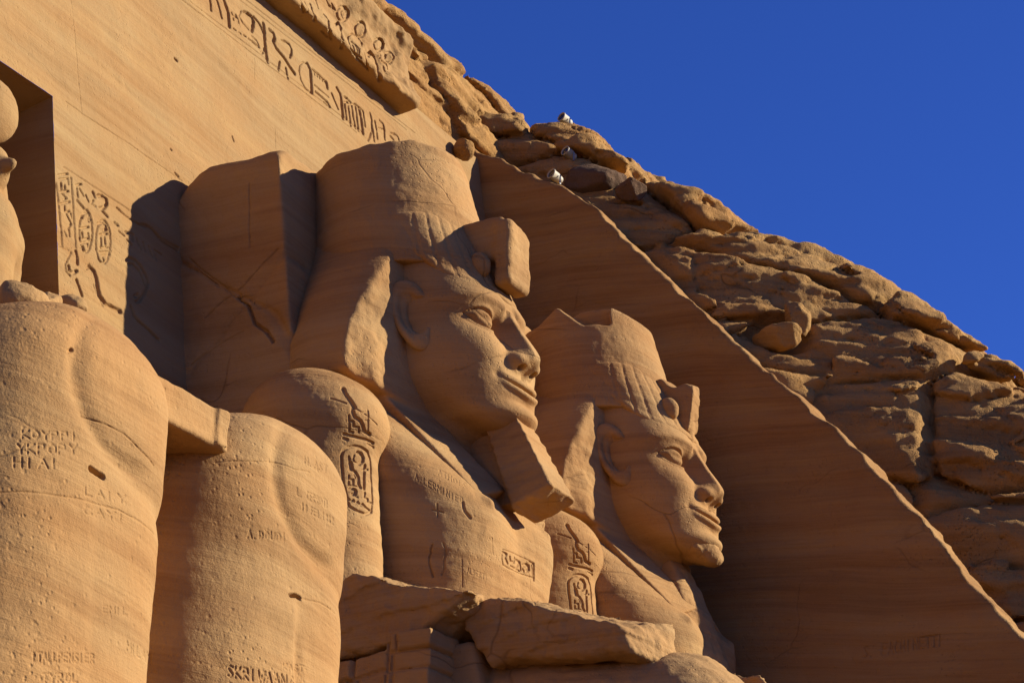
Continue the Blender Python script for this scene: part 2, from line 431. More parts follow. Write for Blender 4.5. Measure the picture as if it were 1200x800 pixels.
  ("4.024,-3.519,12.81 4.023,-3.525,12.651 4.092,-3.559,12.661", 0.018, 0.024),
  ("4.043,-3.53,12.752 4.093,-3.555,12.763 4.092,-3.559,12.661 4.208,-3.605,12.666", 0.018, 0.024),
  ("4.116,-3.563,12.846 4.159,-3.582,12.763 4.22,-3.61,12.664", 0.024, 0.03),
  ("4.331,-3.6,13.052 4.318,-3.602,12.947 4.296,-3.614,12.809 4.29,-3.622,12.672", 0.03, 0.036),
  ("4.255,-3.591,12.951 4.397,-3.607,13.006", 0.02, 0.024),
  ("4.033,-3.536,12.601 4.096,-3.564,12.622 4.131,-3.581,12.59 4.119,-3.578,12.542 4.074,-3.556,12.523", 0.03, 0.036),
  ("4.088,-3.567,12.497 4.165,-3.597,12.502", 0.012, 0.018),
  ("4.305,-3.631,12.61 4.281,-3.636,12.525 4.356,-3.648,12.524 4.354,-3.651,12.466 4.433,-3.657,12.484", 0.02, 0.024),
  ("4.018,-3.535,12.439 4.054,-3.554,12.413 4.088,-3.57,12.437 4.119,-3.588,12.405 4.16,-3.602,12.429 4.196,-3.622,12.389 4.244,-3.634,12.418 4.299,-3.651,12.376 4.394,-3.661,12.358", 0.02, 0.027),
 ],
 'torso': [
  ("6.387,-4.788,12.144 6.623,-4.79,12.173 6.913,-4.756,12.211 7.139,-4.76,12.225 7.301,-4.784,12.214 7.342,-4.784,12.108 7.373,-4.776,11.97 7.135,-4.762,11.948 6.905,-4.76,11.932 6.623,-4.783,11.902 6.433,-4.775,11.913 6.394,-4.778,12.017 6.387,-4.788,12.144", 0.012, 0.018),
  ("6.429,-4.786,12.112 6.52,-4.789,12.103 6.491,-4.787,12.049", 0.03, 0.03),
  ("6.464,-4.789,12.079 6.518,-4.784,12.017 6.569,-4.782,11.973", 0.02, 0.03),
  ("6.626,-4.788,12.096 6.653,-4.785,12.031 6.776,-4.781,12.049 6.797,-4.776,12.126", 0.022, 0.03),
  ("6.843,-4.769,12.116 7.002,-4.745,12.13 6.95,-4.751,12.056 6.866,-4.763,11.973", 0.02, 0.03),
  ("7.02,-4.745,12.126 7.032,-4.754,12.003", 0.02, 0.03),
  ("7.098,-4.757,12.097 7.183,-4.768,12.136 7.25,-4.776,12.124 7.258,-4.778,12.07 7.178,-4.77,12.02", 0.03, 0.033),
  ("6.662,-4.78,11.959 6.822,-4.768,11.965 6.988,-4.753,11.979", 0.018, 0.024),
  ("7.081,-4.76,12.039 7.132,-4.764,11.994", 0.018, 0.024),
  ("7.277,-4.781,12.202 7.389,-4.788,12.203 7.402,-4.783,12.065 7.421,-4.772,11.94", 0.022, 0.03),
  ("5.603,-4.543,12.702 5.594,-4.558,12.625 5.604,-4.581,12.552 5.678,-4.627,12.466", 0.03, 0.024),
  ("5.325,-4.186,12.011 5.325,-4.159,11.953 5.339,-4.16,11.906 5.334,-4.133,11.832 5.344,-4.125,11.752 5.365,-4.14,11.657 5.401,-4.161,11.545", 0.015, 0.03),
  ("5.413,-4.322,12.043 5.443,-4.343,11.958 5.46,-4.337,11.878 5.455,-4.313,11.768 5.473,-4.311,11.66 5.466,-4.275,11.58", 0.015, 0.018),
  ("5.647,-4.511,11.819 5.675,-4.502,11.659 5.713,-4.48,11.419", 0.008, 0.009),
  ("6.086,-4.774,12.246 6.159,-4.75,12.012", 0.008, 0.007),
  ("5.129,-3.979,13.012 5.16,-3.987,13.115 5.157,-4.022,12.985", 0.006, 0.006),
  ("5.139,-3.984,13.049 5.156,-4.009,13.035", 0.006, 0.006),
  ("5.173,-4.045,12.976 5.174,-4.048,12.969", 0.006, 0.006),
  ("5.219,-4.082,13.057 5.201,-4.095,12.94 5.223,-4.129,12.919", 0.006, 0.006),
  ("5.287,-4.172,13.001 5.26,-4.137,13.023 5.241,-4.15,12.906 5.268,-4.186,12.884", 0.006, 0.006),
  ("5.251,-4.143,12.964 5.273,-4.173,12.946", 0.006, 0.006),
  ("5.283,-4.205,12.872 5.302,-4.191,12.99 5.325,-4.221,12.966 5.318,-4.23,12.922 5.29,-4.199,12.93 5.308,-4.241,12.85", 0.006, 0.006),
  ("5.323,-4.26,12.838 5.347,-4.244,12.957 5.347,-4.275,12.872 5.379,-4.285,12.932 5.356,-4.3,12.813", 0.006, 0.006),
  ("5.399,-4.309,12.917 5.377,-4.324,12.799", 0.006, 0.006),
  ("5.412,-4.365,12.773 5.435,-4.35,12.892 5.44,-4.4,12.752 5.469,-4.382,12.873", 0.006, 0.006),
  ("5.497,-4.41,12.856 5.467,-4.429,12.734", 0.006, 0.006),
  ("5.571,-4.48,12.814 5.537,-4.449,12.832 5.506,-4.468,12.711 5.539,-4.5,12.691", 0.006, 0.006),
  ("5.522,-4.458,12.772 5.549,-4.485,12.755", 0.006, 0.006),
  ("5.559,-4.516,12.682 5.591,-4.496,12.804 5.619,-4.522,12.782 5.609,-4.533,12.737 5.573,-4.507,12.742 5.593,-4.547,12.663", 0.006, 0.006),
  ("5.414,-4.21,13.144 5.498,-4.192,13.255 5.46,-4.25,13.12", 0.006, 0.006),
  ("5.444,-4.206,13.184 5.472,-4.228,13.171", 0.006, 0.006),
  ("5.535,-4.225,13.235 5.587,-4.261,13.214", 0.006, 0.006),
  ("5.561,-4.243,13.224 5.498,-4.282,13.101", 0.006, 0.006),
  ("5.602,-4.274,13.206 5.534,-4.316,13.081", 0.006, 0.006),
  ("5.643,-4.307,13.187 5.57,-4.352,13.059", 0.006, 0.006),
  ("5.564,-4.297,13.142 5.603,-4.331,13.122", 0.006, 0.006),
  ("5.687,-4.345,13.164 5.683,-4.377,13.115 5.66,-4.391,13.066 5.618,-4.388,13.038 5.617,-4.359,13.085 5.643,-4.343,13.135 5.687,-4.345,13.164", 0.006, 0.006),
  ("5.751,-4.382,13.143 5.669,-4.431,13.012", 0.006, 0.006),
  ("5.846,-4.453,13.092 5.833,-4.432,13.114 5.79,-4.434,13.092 5.782,-4.462,13.045 5.778,-4.493,13.001 5.729,-4.493,12.975 5.722,-4.469,12.999", 0.006, 0.006),
  ("5.293,-4.276,12.631 5.313,-4.282,12.434", 0.012, 0.02),
  ("5.259,-4.223,12.535 5.358,-4.343,12.505", 0.012, 0.02),
  ("5.674,-4.512,11.719 5.659,-4.504,11.73 5.652,-4.494,11.719 5.666,-4.5,11.693 5.681,-4.508,11.67 5.67,-4.498,11.654 5.657,-4.489,11.666", 0.006, 0.006),
  ("5.704,-4.522,11.649 5.707,-4.523,11.645", 0.006, 0.006),
  ("5.74,-4.546,11.637 5.748,-4.56,11.71 5.774,-4.565,11.63", 0.006, 0.006),
  ("5.744,-4.551,11.665 5.763,-4.563,11.66", 0.006, 0.006),
  ("5.776,-4.576,11.704 5.786,-4.571,11.628 5.814,-4.586,11.623", 0.006, 0.006),
  ("5.823,-4.601,11.696 5.834,-4.596,11.619 5.859,-4.609,11.623 5.857,-4.611,11.65 5.828,-4.599,11.657 5.853,-4.61,11.662 5.846,-4.611,11.689 5.823,-4.601,11.696", 0.006, 0.006),
  ("5.912,-4.637,11.685 5.875,-4.624,11.689 5.886,-4.619,11.613 5.924,-4.631,11.61", 0.006, 0.006),
  ("5.88,-4.622,11.65 5.911,-4.632,11.648", 0.006, 0.006),
  ("5.944,-4.637,11.608 5.933,-4.643,11.684 5.964,-4.654,11.678 5.971,-4.653,11.651 5.939,-4.64,11.646 5.979,-4.651,11.604", 0.006, 0.006),
  ("5.991,-4.663,11.679 6.034,-4.677,11.676", 0.006, 0.006),
  ("6.012,-4.67,11.677 6.02,-4.666,11.6", 0.006, 0.006),
  ("6.063,-4.685,11.674 6.072,-4.681,11.597", 0.006, 0.006),
 ],
 'back_pillar': [
  ("4.845,0.336,17.593 4.834,0.073,17.332 4.87,-0.392,16.93 4.824,-0.754,16.571 4.822,-0.969,16.371", 0.014, 0.025),
  ("4.848,-1.452,17.34 4.827,-1.143,17.095 4.824,-0.824,16.814 4.835,-0.436,16.645 4.815,-0.09,16.407", 0.016, 0.03),
  ("4.892,-0.784,18.73 4.883,-0.81,18.401 4.868,-0.839,18.071 4.853,-0.899,17.503", 0.012, 0.02),
  ("4.843,-0.736,16.643 4.828,-0.963,16.404 4.816,-1.089,16.101 4.806,-1.34,15.893 4.796,-1.49,15.68", 0.035, 0.09),
  ("4.795,0.113,15.602 4.82,-0.131,15.749 4.813,-0.633,15.927 4.817,-0.877,15.996", 0.014, 0.02),
 ],
 'cornice': [
  ("10.839,1.345,25.892 10.821,1.339,25.826 10.739,1.306,25.728 10.619,1.26,25.625 10.554,1.254,25.588 10.502,1.254,25.584 10.481,1.265,25.619 10.507,1.293,25.696 10.557,1.32,25.786 10.594,1.323,25.851 10.659,1.334,25.914 10.736,1.347,25.959 10.783,1.343,25.959 10.819,1.342,25.935 10.839,1.345,25.892", 0.035, 0.05),
  ("10.759,1.338,25.846 10.757,1.34,25.821 10.724,1.328,25.779 10.652,1.294,25.718 10.624,1.293,25.703 10.606,1.297,25.705 10.598,1.303,25.723 10.607,1.314,25.757 10.63,1.326,25.798 10.651,1.33,25.831 10.679,1.334,25.859 10.718,1.343,25.883 10.743,1.344,25.886 10.755,1.341,25.871 10.759,1.338,25.846", 0.022, 0.02),
  ("11.393,1.275,25.799 11.38,1.277,25.716 11.316,1.269,25.618 11.261,1.284,25.56 11.196,1.299,25.529 11.126,1.306,25.528 11.076,1.31,25.564 11.058,1.314,25.632 11.081,1.319,25.722 11.121,1.311,25.803 11.182,1.301,25.867 11.282,1.309,25.923 11.338,1.293,25.914 11.386,1.287,25.877 11.393,1.275,25.799", 0.035, 0.05),
  ("12.131,1.318,25.835 12.116,1.318,25.764 12.053,1.308,25.678 11.939,1.278,25.582 11.836,1.262,25.523 11.777,1.27,25.522 11.731,1.273,25.548 11.72,1.278,25.607 11.743,1.284,25.683 11.816,1.302,25.777 11.881,1.299,25.838 11.985,1.317,25.899 12.076,1.329,25.923 12.115,1.321,25.89 12.131,1.318,25.835", 0.035, 0.05),
  ("12.52,1.297,25.721 12.491,1.287,25.643 12.461,1.296,25.583 12.416,1.309,25.537 12.358,1.318,25.51 12.268,1.303,25.485 12.089,1.219,25.415 12.235,1.324,25.58 12.236,1.316,25.638 12.251,1.298,25.687 12.324,1.303,25.754 12.483,1.358,25.853 12.534,1.348,25.85 12.532,1.316,25.792 12.52,1.297,25.721", 0.035, 0.05),
  ("10.561,1.139,25.16 10.875,1.257,25.417 11.131,1.305,25.513 11.218,1.25,25.396 10.997,1.032,24.967 11.136,1.064,24.8 11.374,1.172,24.78 11.06,1.107,24.753 10.768,1.082,24.771 10.52,1.051,24.825 10.51,1.101,24.998 10.561,1.139,25.16", 0.022, 0.05),
  ("10.631,1.104,25.043 10.742,1.074,25.031 10.827,1.017,24.977", 0.035, 0.05),
  ("10.62,1.069,24.953 10.653,1.059,24.786", 0.022, 0.04),
  ("10.721,1.068,24.989 10.749,1.054,24.794", 0.022, 0.04),
  ("10.779,1.037,24.969 10.818,1.039,24.801", 0.022, 0.04),
  ("10.662,1.065,24.78 10.904,1.043,24.789", 0.035, 0.04),
  ("10.825,1.106,24.754 10.964,1.08,24.749", 0.022, 0.04),
  ("11.25,1.11,25.047 11.526,1.229,25.293 11.669,1.232,25.271 11.711,1.203,25.138 11.649,1.115,24.893 11.877,1.199,24.783", 0.055, 0.07),
  ("11.796,1.231,25.443 11.948,1.242,25.483 11.81,1.193,25.313", 0.022, 0.04),
  ("11.868,1.164,25.251 12.142,1.216,25.331 12.222,1.233,25.234", 0.035, 0.05),
  ("11.898,1.145,25.155 11.885,1.099,25.01", 0.022, 0.04),
  ("10.827,1.347,25.892 10.804,1.343,25.803 10.625,1.258,25.62 10.511,1.234,25.518 10.404,1.222,25.457 10.342,1.235,25.46 10.303,1.249,25.502 10.29,1.255,25.571 10.319,1.265,25.664 10.469,1.331,25.826 10.532,1.321,25.891 10.638,1.332,25.953 10.738,1.344,25.977 10.796,1.342,25.948 10.827,1.347,25.892", 0.035, 0.05),
  ("8.732,1.109,25.044 8.786,1.062,24.864 8.983,1.143,24.841", 0.035, 0.05),
  ("8.944,1.112,25.064 9.011,1.087,24.849", 0.022, 0.04),
  ("9.219,1.165,25.183 9.176,1.06,24.931 9.344,1.132,24.828", 0.035, 0.05),
  ("9.556,1.276,25.501 9.532,1.189,25.263", 0.022, 0.04),
  ("9.666,1.132,25.17 9.771,1.096,25.092 9.722,1.046,24.878 10.029,1.203,24.793", 0.035, 0.06),
  ("9.71,1.198,24.819 9.944,1.225,24.803", 0.035, 0.05),
  ("10.06,1.136,25.146 10.324,1.24,25.369 10.335,1.175,25.246 10.178,1.04,24.873 10.404,1.193,24.779", 0.035, 0.06),
  ("10.153,1.291,25.734 10.235,1.269,25.646", 0.035, 0.05),
  ("9.96,1.297,25.73 10.04,1.295,25.648 10.177,1.282,25.644", 0.035, 0.05),
 ],
 'leg': [
  ("-8.814,-9.121,6.263 -8.806,-9.121,6.197", 0.007, 0.008),
  ("-8.778,-9.131,6.27 -8.741,-9.139,6.277", 0.007, 0.008),
  ("-8.76,-9.136,6.273 -8.75,-9.134,6.207", 0.007, 0.008),
  ("-8.72,-9.141,6.213 -8.71,-9.145,6.283 -8.682,-9.148,6.22", 0.007, 0.008),
  ("-8.715,-9.143,6.24 -8.694,-9.147,6.244", 0.007, 0.008),
  ("-8.679,-9.151,6.289 -8.669,-9.15,6.223 -8.639,-9.155,6.229", 0.007, 0.008),
  ("-8.628,-9.16,6.299 -8.618,-9.159,6.233 -8.587,-9.164,6.239", 0.007, 0.008),
  ("-8.565,-9.166,6.243 -8.574,-9.167,6.31 -8.543,-9.17,6.313 -8.537,-9.17,6.29 -8.569,-9.167,6.273", 0.007, 0.008),
  ("-8.478,-9.173,6.33 -8.517,-9.172,6.322 -8.507,-9.17,6.256 -8.469,-9.172,6.264", 0.007, 0.008),
  ("-8.512,-9.171,6.289 -8.48,-9.173,6.296", 0.007, 0.008),
  ("-8.447,-9.173,6.268 -8.457,-9.174,6.335 -8.408,-9.174,6.277 -8.418,-9.176,6.344", 0.007, 0.008),
  ("-8.357,-9.178,6.35 -8.378,-9.178,6.352 -8.392,-9.176,6.336 -8.372,-9.176,6.319 -8.349,-9.176,6.307 -8.368,-9.176,6.285 -8.387,-9.175,6.288", 0.007, 0.008),
  ("-8.322,-9.179,6.365 -8.311,-9.176,6.298", 0.007, 0.008),
  ("-8.224,-9.173,6.387 -8.27,-9.177,6.377 -8.259,-9.174,6.31 -8.213,-9.171,6.32", 0.007, 0.008),
  ("-8.264,-9.176,6.343 -8.226,-9.173,6.352", 0.007, 0.008),
  ("-8.189,-9.169,6.326 -8.198,-9.171,6.394 -8.163,-9.17,6.398 -8.156,-9.17,6.375 -8.194,-9.17,6.36 -8.147,-9.169,6.335", 0.007, 0.008),
  ("-8.709,-9.139,6.116 -8.654,-9.149,6.128", 0.007, 0.008),
  ("-8.682,-9.144,6.122 -8.673,-9.144,6.056", 0.007, 0.008),
  ("-8.635,-9.151,6.132 -8.602,-9.154,6.108 -8.578,-9.159,6.144", 0.007, 0.008),
  ("-8.602,-9.154,6.108 -8.596,-9.153,6.072", 0.007, 0.008),
  ("-8.547,-9.158,6.083 -8.56,-9.162,6.148 -8.517,-9.166,6.154 -8.509,-9.166,6.132 -8.554,-9.16,6.115 -8.497,-9.164,6.094", 0.007, 0.008),
  ("-8.448,-9.171,6.173 -8.418,-9.172,6.159 -8.413,-9.171,6.133 -8.438,-9.169,6.107 -8.468,-9.168,6.12 -8.473,-9.17,6.147 -8.448,-9.171,6.173", 0.007, 0.008),
  ("-8.395,-9.173,6.185 -8.384,-9.17,6.119 -8.332,-9.172,6.131", 0.007, 0.008),
  ("-8.038,-9.177,6.833 -8.095,-9.18,6.822 -8.09,-9.181,6.766 -8.035,-9.18,6.776", 0.007, 0.008),
  ("-8.094,-9.181,6.794 -8.047,-9.18,6.802", 0.007, 0.008),
  ("-8.004,-9.178,6.782 -8.006,-9.175,6.839 -7.972,-9.176,6.811 -7.941,-9.174,6.851 -7.937,-9.176,6.794", 0.007, 0.008),
  ("-7.898,-9.171,6.859 -7.896,-9.174,6.801", 0.007, 0.008),
  ("-7.824,-9.165,6.874 -7.819,-9.166,6.817 -7.758,-9.158,6.829", 0.007, 0.008),
  ("-7.706,-9.143,6.544 -7.719,-9.147,6.62 -7.68,-9.139,6.574 -7.657,-9.137,6.619 -7.641,-9.131,6.544", 0.007, 0.008),
  ("-7.617,-9.129,6.619 -7.6,-9.122,6.545", 0.007, 0.008),
  ("-7.542,-9.111,6.622 -7.523,-9.103,6.548 -7.458,-9.082,6.552", 0.007, 0.008),
  ("-7.407,-9.063,6.558 -7.381,-9.056,6.637 -7.286,-9.008,6.576", 0.007, 0.008),
  ("-7.395,-9.06,6.588 -7.332,-9.033,6.596", 0.007, 0.008),
  ("-7.219,-8.968,6.592 -7.27,-9.002,6.656 -6.672,-8.568,6.76 -6.67,-8.56,6.846", 0.007, 0.008),
  ("-9.087,-9.039,8.036 -9.083,-9.043,7.971", 0.007, 0.008),
  ("-9.041,-9.064,8.045 -9.085,-9.041,8.003 -9.032,-9.069,7.98", 0.007, 0.008),
  ("-8.986,-9.091,8.055 -8.959,-9.102,8.041 -8.957,-9.103,8.015 -8.981,-9.093,7.991 -9.008,-9.082,8.005 -9.01,-9.081,8.031 -8.986,-9.091,8.055", 0.007, 0.008),
  ("-8.938,-9.112,8.066 -8.905,-9.125,8.043 -8.876,-9.135,8.08", 0.007, 0.008),
  ("-8.905,-9.125,8.043 -8.902,-9.126,8.007", 0.007, 0.008),
  ("-8.849,-9.144,8.02 -8.855,-9.142,8.084 -8.808,-9.157,8.092 -8.8,-9.158,8.071 -8.852,-9.143,8.049", 0.007, 0.008),
  ("-8.758,-9.168,8.042 -8.767,-9.168,8.106 -8.716,-9.18,8.115 -8.707,-9.18,8.095 -8.761,-9.167,8.071", 0.007, 0.008),
  ("-8.653,-9.195,8.135 -8.641,-9.192,8.072", 0.007, 0.008),
  ("-9.113,-9.022,7.913 -9.084,-9.041,7.883 -9.059,-9.056,7.924", 0.007, 0.008),
  ("-9.084,-9.041,7.883 -9.078,-9.041,7.841", 0.007, 0.008),
  ("-9.041,-9.066,7.928 -9.031,-9.066,7.851", 0.007, 0.008),
  ("-8.988,-9.089,7.941 -9.037,-9.066,7.89 -8.975,-9.092,7.864", 0.007, 0.008),
  ("-8.95,-9.102,7.87 -8.959,-9.102,7.948 -8.913,-9.12,7.955 -8.905,-9.122,7.929 -8.954,-9.102,7.905", 0.007, 0.008),
  ("-8.839,-9.146,7.978 -8.806,-9.154,7.963 -8.802,-9.154,7.932 -8.83,-9.146,7.9 -8.862,-9.136,7.916 -8.866,-9.136,7.947 -8.839,-9.146,7.978", 0.007, 0.008),
  ("-8.77,-9.161,7.916 -8.779,-9.161,7.994 -8.725,-9.173,8.005 -8.716,-9.174,7.98 -8.775,-9.161,7.951", 0.007, 0.008),
  ("-8.679,-9.182,8.023 -8.636,-9.19,7.998 -8.601,-9.198,8.045", 0.007, 0.008),
  ("-8.636,-9.19,7.998 -8.63,-9.19,7.955", 0.007, 0.008),
  ("-9.123,-9.009,7.797 -9.114,-9.01,7.72", 0.007, 0.008),
  ("-9.069,-9.044,7.806 -9.057,-9.043,7.73", 0.007, 0.008),
  ("-9.119,-9.01,7.758 -9.063,-9.043,7.768", 0.007, 0.008),
  ("-9.018,-9.072,7.815 -9.006,-9.07,7.739", 0.007, 0.008),
  ("-8.931,-9.104,7.755 -8.9,-9.118,7.841 -8.851,-9.132,7.773", 0.007, 0.008),
  ("-8.918,-9.111,7.787 -8.872,-9.126,7.798", 0.007, 0.008),
  ("-8.812,-9.149,7.861 -8.801,-9.148,7.784", 0.007, 0.008),
  ("-8.455,-9.199,7.721 -8.446,-9.198,7.657 -8.37,-9.201,7.67", 0.007, 0.008),
  ("-8.318,-9.203,7.678 -8.28,-9.208,7.748 -8.219,-9.206,7.694", 0.007, 0.008),
  ("-8.301,-9.204,7.705 -8.245,-9.207,7.714", 0.007, 0.008),
  ("-8.165,-9.207,7.769 -8.156,-9.206,7.705", 0.007, 0.008),
  ("-8.055,-9.206,7.789 -7.998,-9.205,7.769 -7.946,-9.202,7.809", 0.007, 0.008),
  ("-7.998,-9.205,7.769 -7.994,-9.204,7.733", 0.007, 0.008),
  ("-8.358,-9.201,7.566 -8.41,-9.198,7.567 -8.452,-9.197,7.527 -8.407,-9.203,7.501 -8.354,-9.202,7.52", 0.007, 0.008),
  ("-8.307,-9.2,7.519 -8.259,-9.2,7.593 -8.195,-9.199,7.539", 0.007, 0.008),
  ("-8.285,-9.199,7.548 -8.222,-9.199,7.559", 0.007, 0.008),
  ("-8.169,-9.201,7.609 -8.112,-9.202,7.589 -8.06,-9.203,7.628", 0.007, 0.008),
  ("-8.112,-9.202,7.589 -8.105,-9.201,7.555", 0.007, 0.008),
  ("-7.987,-9.2,7.642 -7.976,-9.197,7.578", 0.007, 0.008),
  ("-6.179,-9.099,6.773 -6.202,-9.088,6.783 -6.219,-9.079,6.763 -6.2,-9.089,6.733 -6.177,-9.101,6.708 -6.198,-9.091,6.683 -6.221,-9.08,6.693", 0.009, 0.012),
  ("-6.154,-9.109,6.783 -6.151,-9.113,6.683", 0.009, 0.012),
  ("-6.104,-9.127,6.785 -6.152,-9.111,6.733 -6.099,-9.134,6.684", 0.009, 0.012),
  ("-6.075,-9.142,6.685 -6.078,-9.138,6.785 -6.035,-9.153,6.782 -6.028,-9.154,6.748 -6.075,-9.139,6.735 -6.021,-9.157,6.688", 0.009, 0.012),
  ("-5.981,-9.17,6.789 -5.973,-9.17,6.69", 0.009, 0.012),
  ("-5.913,-9.187,6.794 -5.887,-9.193,6.695 -5.869,-9.194,6.757 -5.848,-9.201,6.698 -5.833,-9.203,6.8", 0.009, 0.012),
  ("-5.814,-9.207,6.701 -5.785,-9.212,6.804 -5.738,-9.216,6.708", 0.009, 0.012),
  ("-5.799,-9.208,6.741 -5.757,-9.214,6.744", 0.009, 0.012),
  ("-5.713,-9.219,6.71 -5.683,-9.225,6.814 -5.633,-9.227,6.718", 0.009, 0.012),
  ("-5.7,-9.221,6.75 -5.655,-9.227,6.754", 0.009, 0.012),
  ("-5.607,-9.229,6.721 -5.618,-9.232,6.821 -5.533,-9.232,6.73 -5.547,-9.237,6.829", 0.009, 0.012),
  ("-5.492,-9.233,6.735 -5.46,-9.238,6.84 -5.292,-9.159,6.781", 0.009, 0.012),
  ("-5.478,-9.235,6.775 -5.329,-9.169,6.812", 0.009, 0.012),
  ("-5.603,-9.235,6.925 -5.6,-9.235,6.871", 0.007, 0.008),
  ("-5.552,-9.237,6.933 -5.601,-9.235,6.898 -5.543,-9.237,6.88", 0.007, 0.008),
  ("-5.52,-9.238,6.883 -5.492,-9.238,6.943 -5.456,-9.238,6.894", 0.007, 0.008),
  ("-5.507,-9.238,6.906 -5.471,-9.238,6.912", 0.007, 0.008),
  ("-5.281,-9.168,6.989 -5.302,-9.163,6.992 -5.328,-9.165,6.976 -5.3,-9.163,6.965 -5.276,-9.166,6.954 -5.297,-9.162,6.938 -5.332,-9.167,6.936", 0.007, 0.008),
  ("-5.259,-9.173,6.998 -5.204,-9.181,7.005", 0.007, 0.008),
  ("-5.233,-9.177,7.001 -5.225,-9.175,6.947", 0.007, 0.008),
  ("-5.531,-9.255,8.628 -5.524,-9.254,8.555 -5.498,-9.258,8.554", 0.007, 0.008),
  ("-5.474,-9.263,8.557 -5.471,-9.263,8.553", 0.007, 0.008),
  ("-5.352,-9.271,8.62 -5.371,-9.269,8.631 -5.388,-9.27,8.591 -5.37,-9.272,8.554 -5.35,-9.272,8.567", 0.007, 0.008),
  ("-5.301,-9.271,8.634 -5.337,-9.271,8.632 -5.333,-9.272,8.556 -5.297,-9.272,8.558", 0.007, 0.008),
  ("-5.336,-9.272,8.594 -5.307,-9.272,8.595", 0.007, 0.008),
  ("-5.277,-9.271,8.56 -5.281,-9.27,8.636 -5.25,-9.27,8.634 -5.247,-9.271,8.607 -5.28,-9.271,8.597 -5.24,-9.27,8.563", 0.007, 0.008),
  ("-5.222,-9.271,8.563 -5.224,-9.269,8.64 -5.194,-9.269,8.638 -5.19,-9.269,8.611 -5.224,-9.27,8.601 -5.186,-9.27,8.566", 0.007, 0.008),
  ("-5.167,-9.268,8.644 -5.166,-9.27,8.582 -5.146,-9.269,8.569 -5.13,-9.269,8.585 -5.128,-9.265,8.648", 0.007, 0.008),
  ("-5.107,-9.264,8.65 -5.063,-9.263,8.653", 0.007, 0.008),
  ("-5.085,-9.264,8.651 -5.084,-9.267,8.574", 0.007, 0.008),
  ("-5.036,-9.262,8.655 -5.035,-9.265,8.578", 0.007, 0.008),
  ("-5.448,-9.264,8.487 -5.441,-9.265,8.499 -5.427,-9.259,8.437", 0.007, 0.008),
  ("-5.392,-9.269,8.498 -5.377,-9.269,8.482 -5.395,-9.264,8.451 -5.378,-9.263,8.436 -5.371,-9.266,8.451 -5.402,-9.268,8.482 -5.392,-9.269,8.498", 0.007, 0.008),
  ("-5.277,-9.27,8.501 -5.31,-9.27,8.5 -5.299,-9.266,8.436", 0.007, 0.008),
  ("-5.307,-9.269,8.467 -5.278,-9.268,8.468", 0.007, 0.008),
  ("-5.225,-9.268,8.503 -5.259,-9.269,8.502 -5.249,-9.265,8.437 -5.217,-9.265,8.438", 0.007, 0.008),
  ("-5.255,-9.268,8.469 -5.227,-9.267,8.47", 0.007, 0.008),
  ("-5.207,-9.268,8.504 -5.199,-9.265,8.439 -5.172,-9.265,8.446 -5.174,-9.266,8.469 -5.202,-9.266,8.471 -5.178,-9.266,8.479 -5.184,-9.267,8.501 -5.207,-9.268,8.504", 0.007, 0.008),
  ("-5.139,-9.264,8.444 -5.136,-9.264,8.441", 0.007, 0.008),
  ("-5.101,-9.265,8.495 -5.092,-9.265,8.508 -5.085,-9.264,8.442", 0.007, 0.008),
  ("-5.032,-9.263,8.511 -5.015,-9.261,8.496 -5.042,-9.262,8.461 -5.025,-9.261,8.445 -5.013,-9.261,8.462 -5.044,-9.262,8.494 -5.032,-9.263,8.511", 0.007, 0.008),
  ("-4.996,-9.262,8.513 -4.965,-9.26,8.508 -4.98,-9.26,8.484 -4.958,-9.259,8.465 -4.989,-9.26,8.447", 0.007, 0.008),
  ("-4.938,-9.258,8.503 -4.921,-9.257,8.518 -4.903,-9.255,8.502 -4.933,-9.257,8.45 -4.894,-9.253,8.453", 0.007, 0.008),
  ("-6.061,-9.101,8.004 -6.043,-9.109,8.079 -6.017,-9.119,8.01", 0.007, 0.008),
  ("-6.053,-9.105,8.032 -6.029,-9.115,8.036", 0.007, 0.008),
  ("-5.993,-9.128,8.017 -5.989,-9.129,8.014", 0.007, 0.008),
  ("-5.947,-9.146,8.094 -5.941,-9.146,8.022 -5.911,-9.155,8.038 -5.902,-9.158,8.065 -5.916,-9.156,8.088 -5.947,-9.146,8.094", 0.007, 0.008),
  ("-5.856,-9.171,8.11 -5.83,-9.175,8.093 -5.827,-9.174,8.065 -5.848,-9.17,8.039 -5.873,-9.165,8.056 -5.876,-9.165,8.085 -5.856,-9.171,8.11", 0.007, 0.008),
  ("-5.812,-9.181,8.119 -5.805,-9.179,8.062 -5.781,-9.184,8.052 -5.759,-9.189,8.07 -5.764,-9.19,8.128", 0.007, 0.008),
  ("-5.737,-9.193,8.134 -5.732,-9.193,8.061 -5.696,-9.199,8.08 -5.684,-9.201,8.108 -5.698,-9.199,8.131 -5.737,-9.193,8.134", 0.007, 0.008),
  ("-5.64,-9.205,8.155 -5.636,-9.206,8.081", 0.007, 0.008),
  ("-5.41,-9.245,8.985 -5.417,-9.253,8.904", 0.007, 0.008),
  ("-5.36,-9.246,8.988 -5.369,-9.256,8.905", 0.007, 0.008),
  ("-5.416,-9.25,8.944 -5.368,-9.253,8.945", 0.007, 0.008),
  ("-5.329,-9.256,8.912 -5.324,-9.256,8.908", 0.007, 0.008),
  ("-5.26,-9.256,8.913 -5.216,-9.244,8.999 -5.199,-9.256,8.917", 0.007, 0.008),
  ("-5.245,-9.254,8.944 -5.209,-9.253,8.947", 0.007, 0.008),
  ("-5.107,-9.241,9.001 -5.134,-9.241,9.007 -5.161,-9.244,8.988 -5.143,-9.248,8.964 -5.118,-9.251,8.945 -5.151,-9.255,8.921 -5.178,-9.256,8.926", 0.007, 0.008),
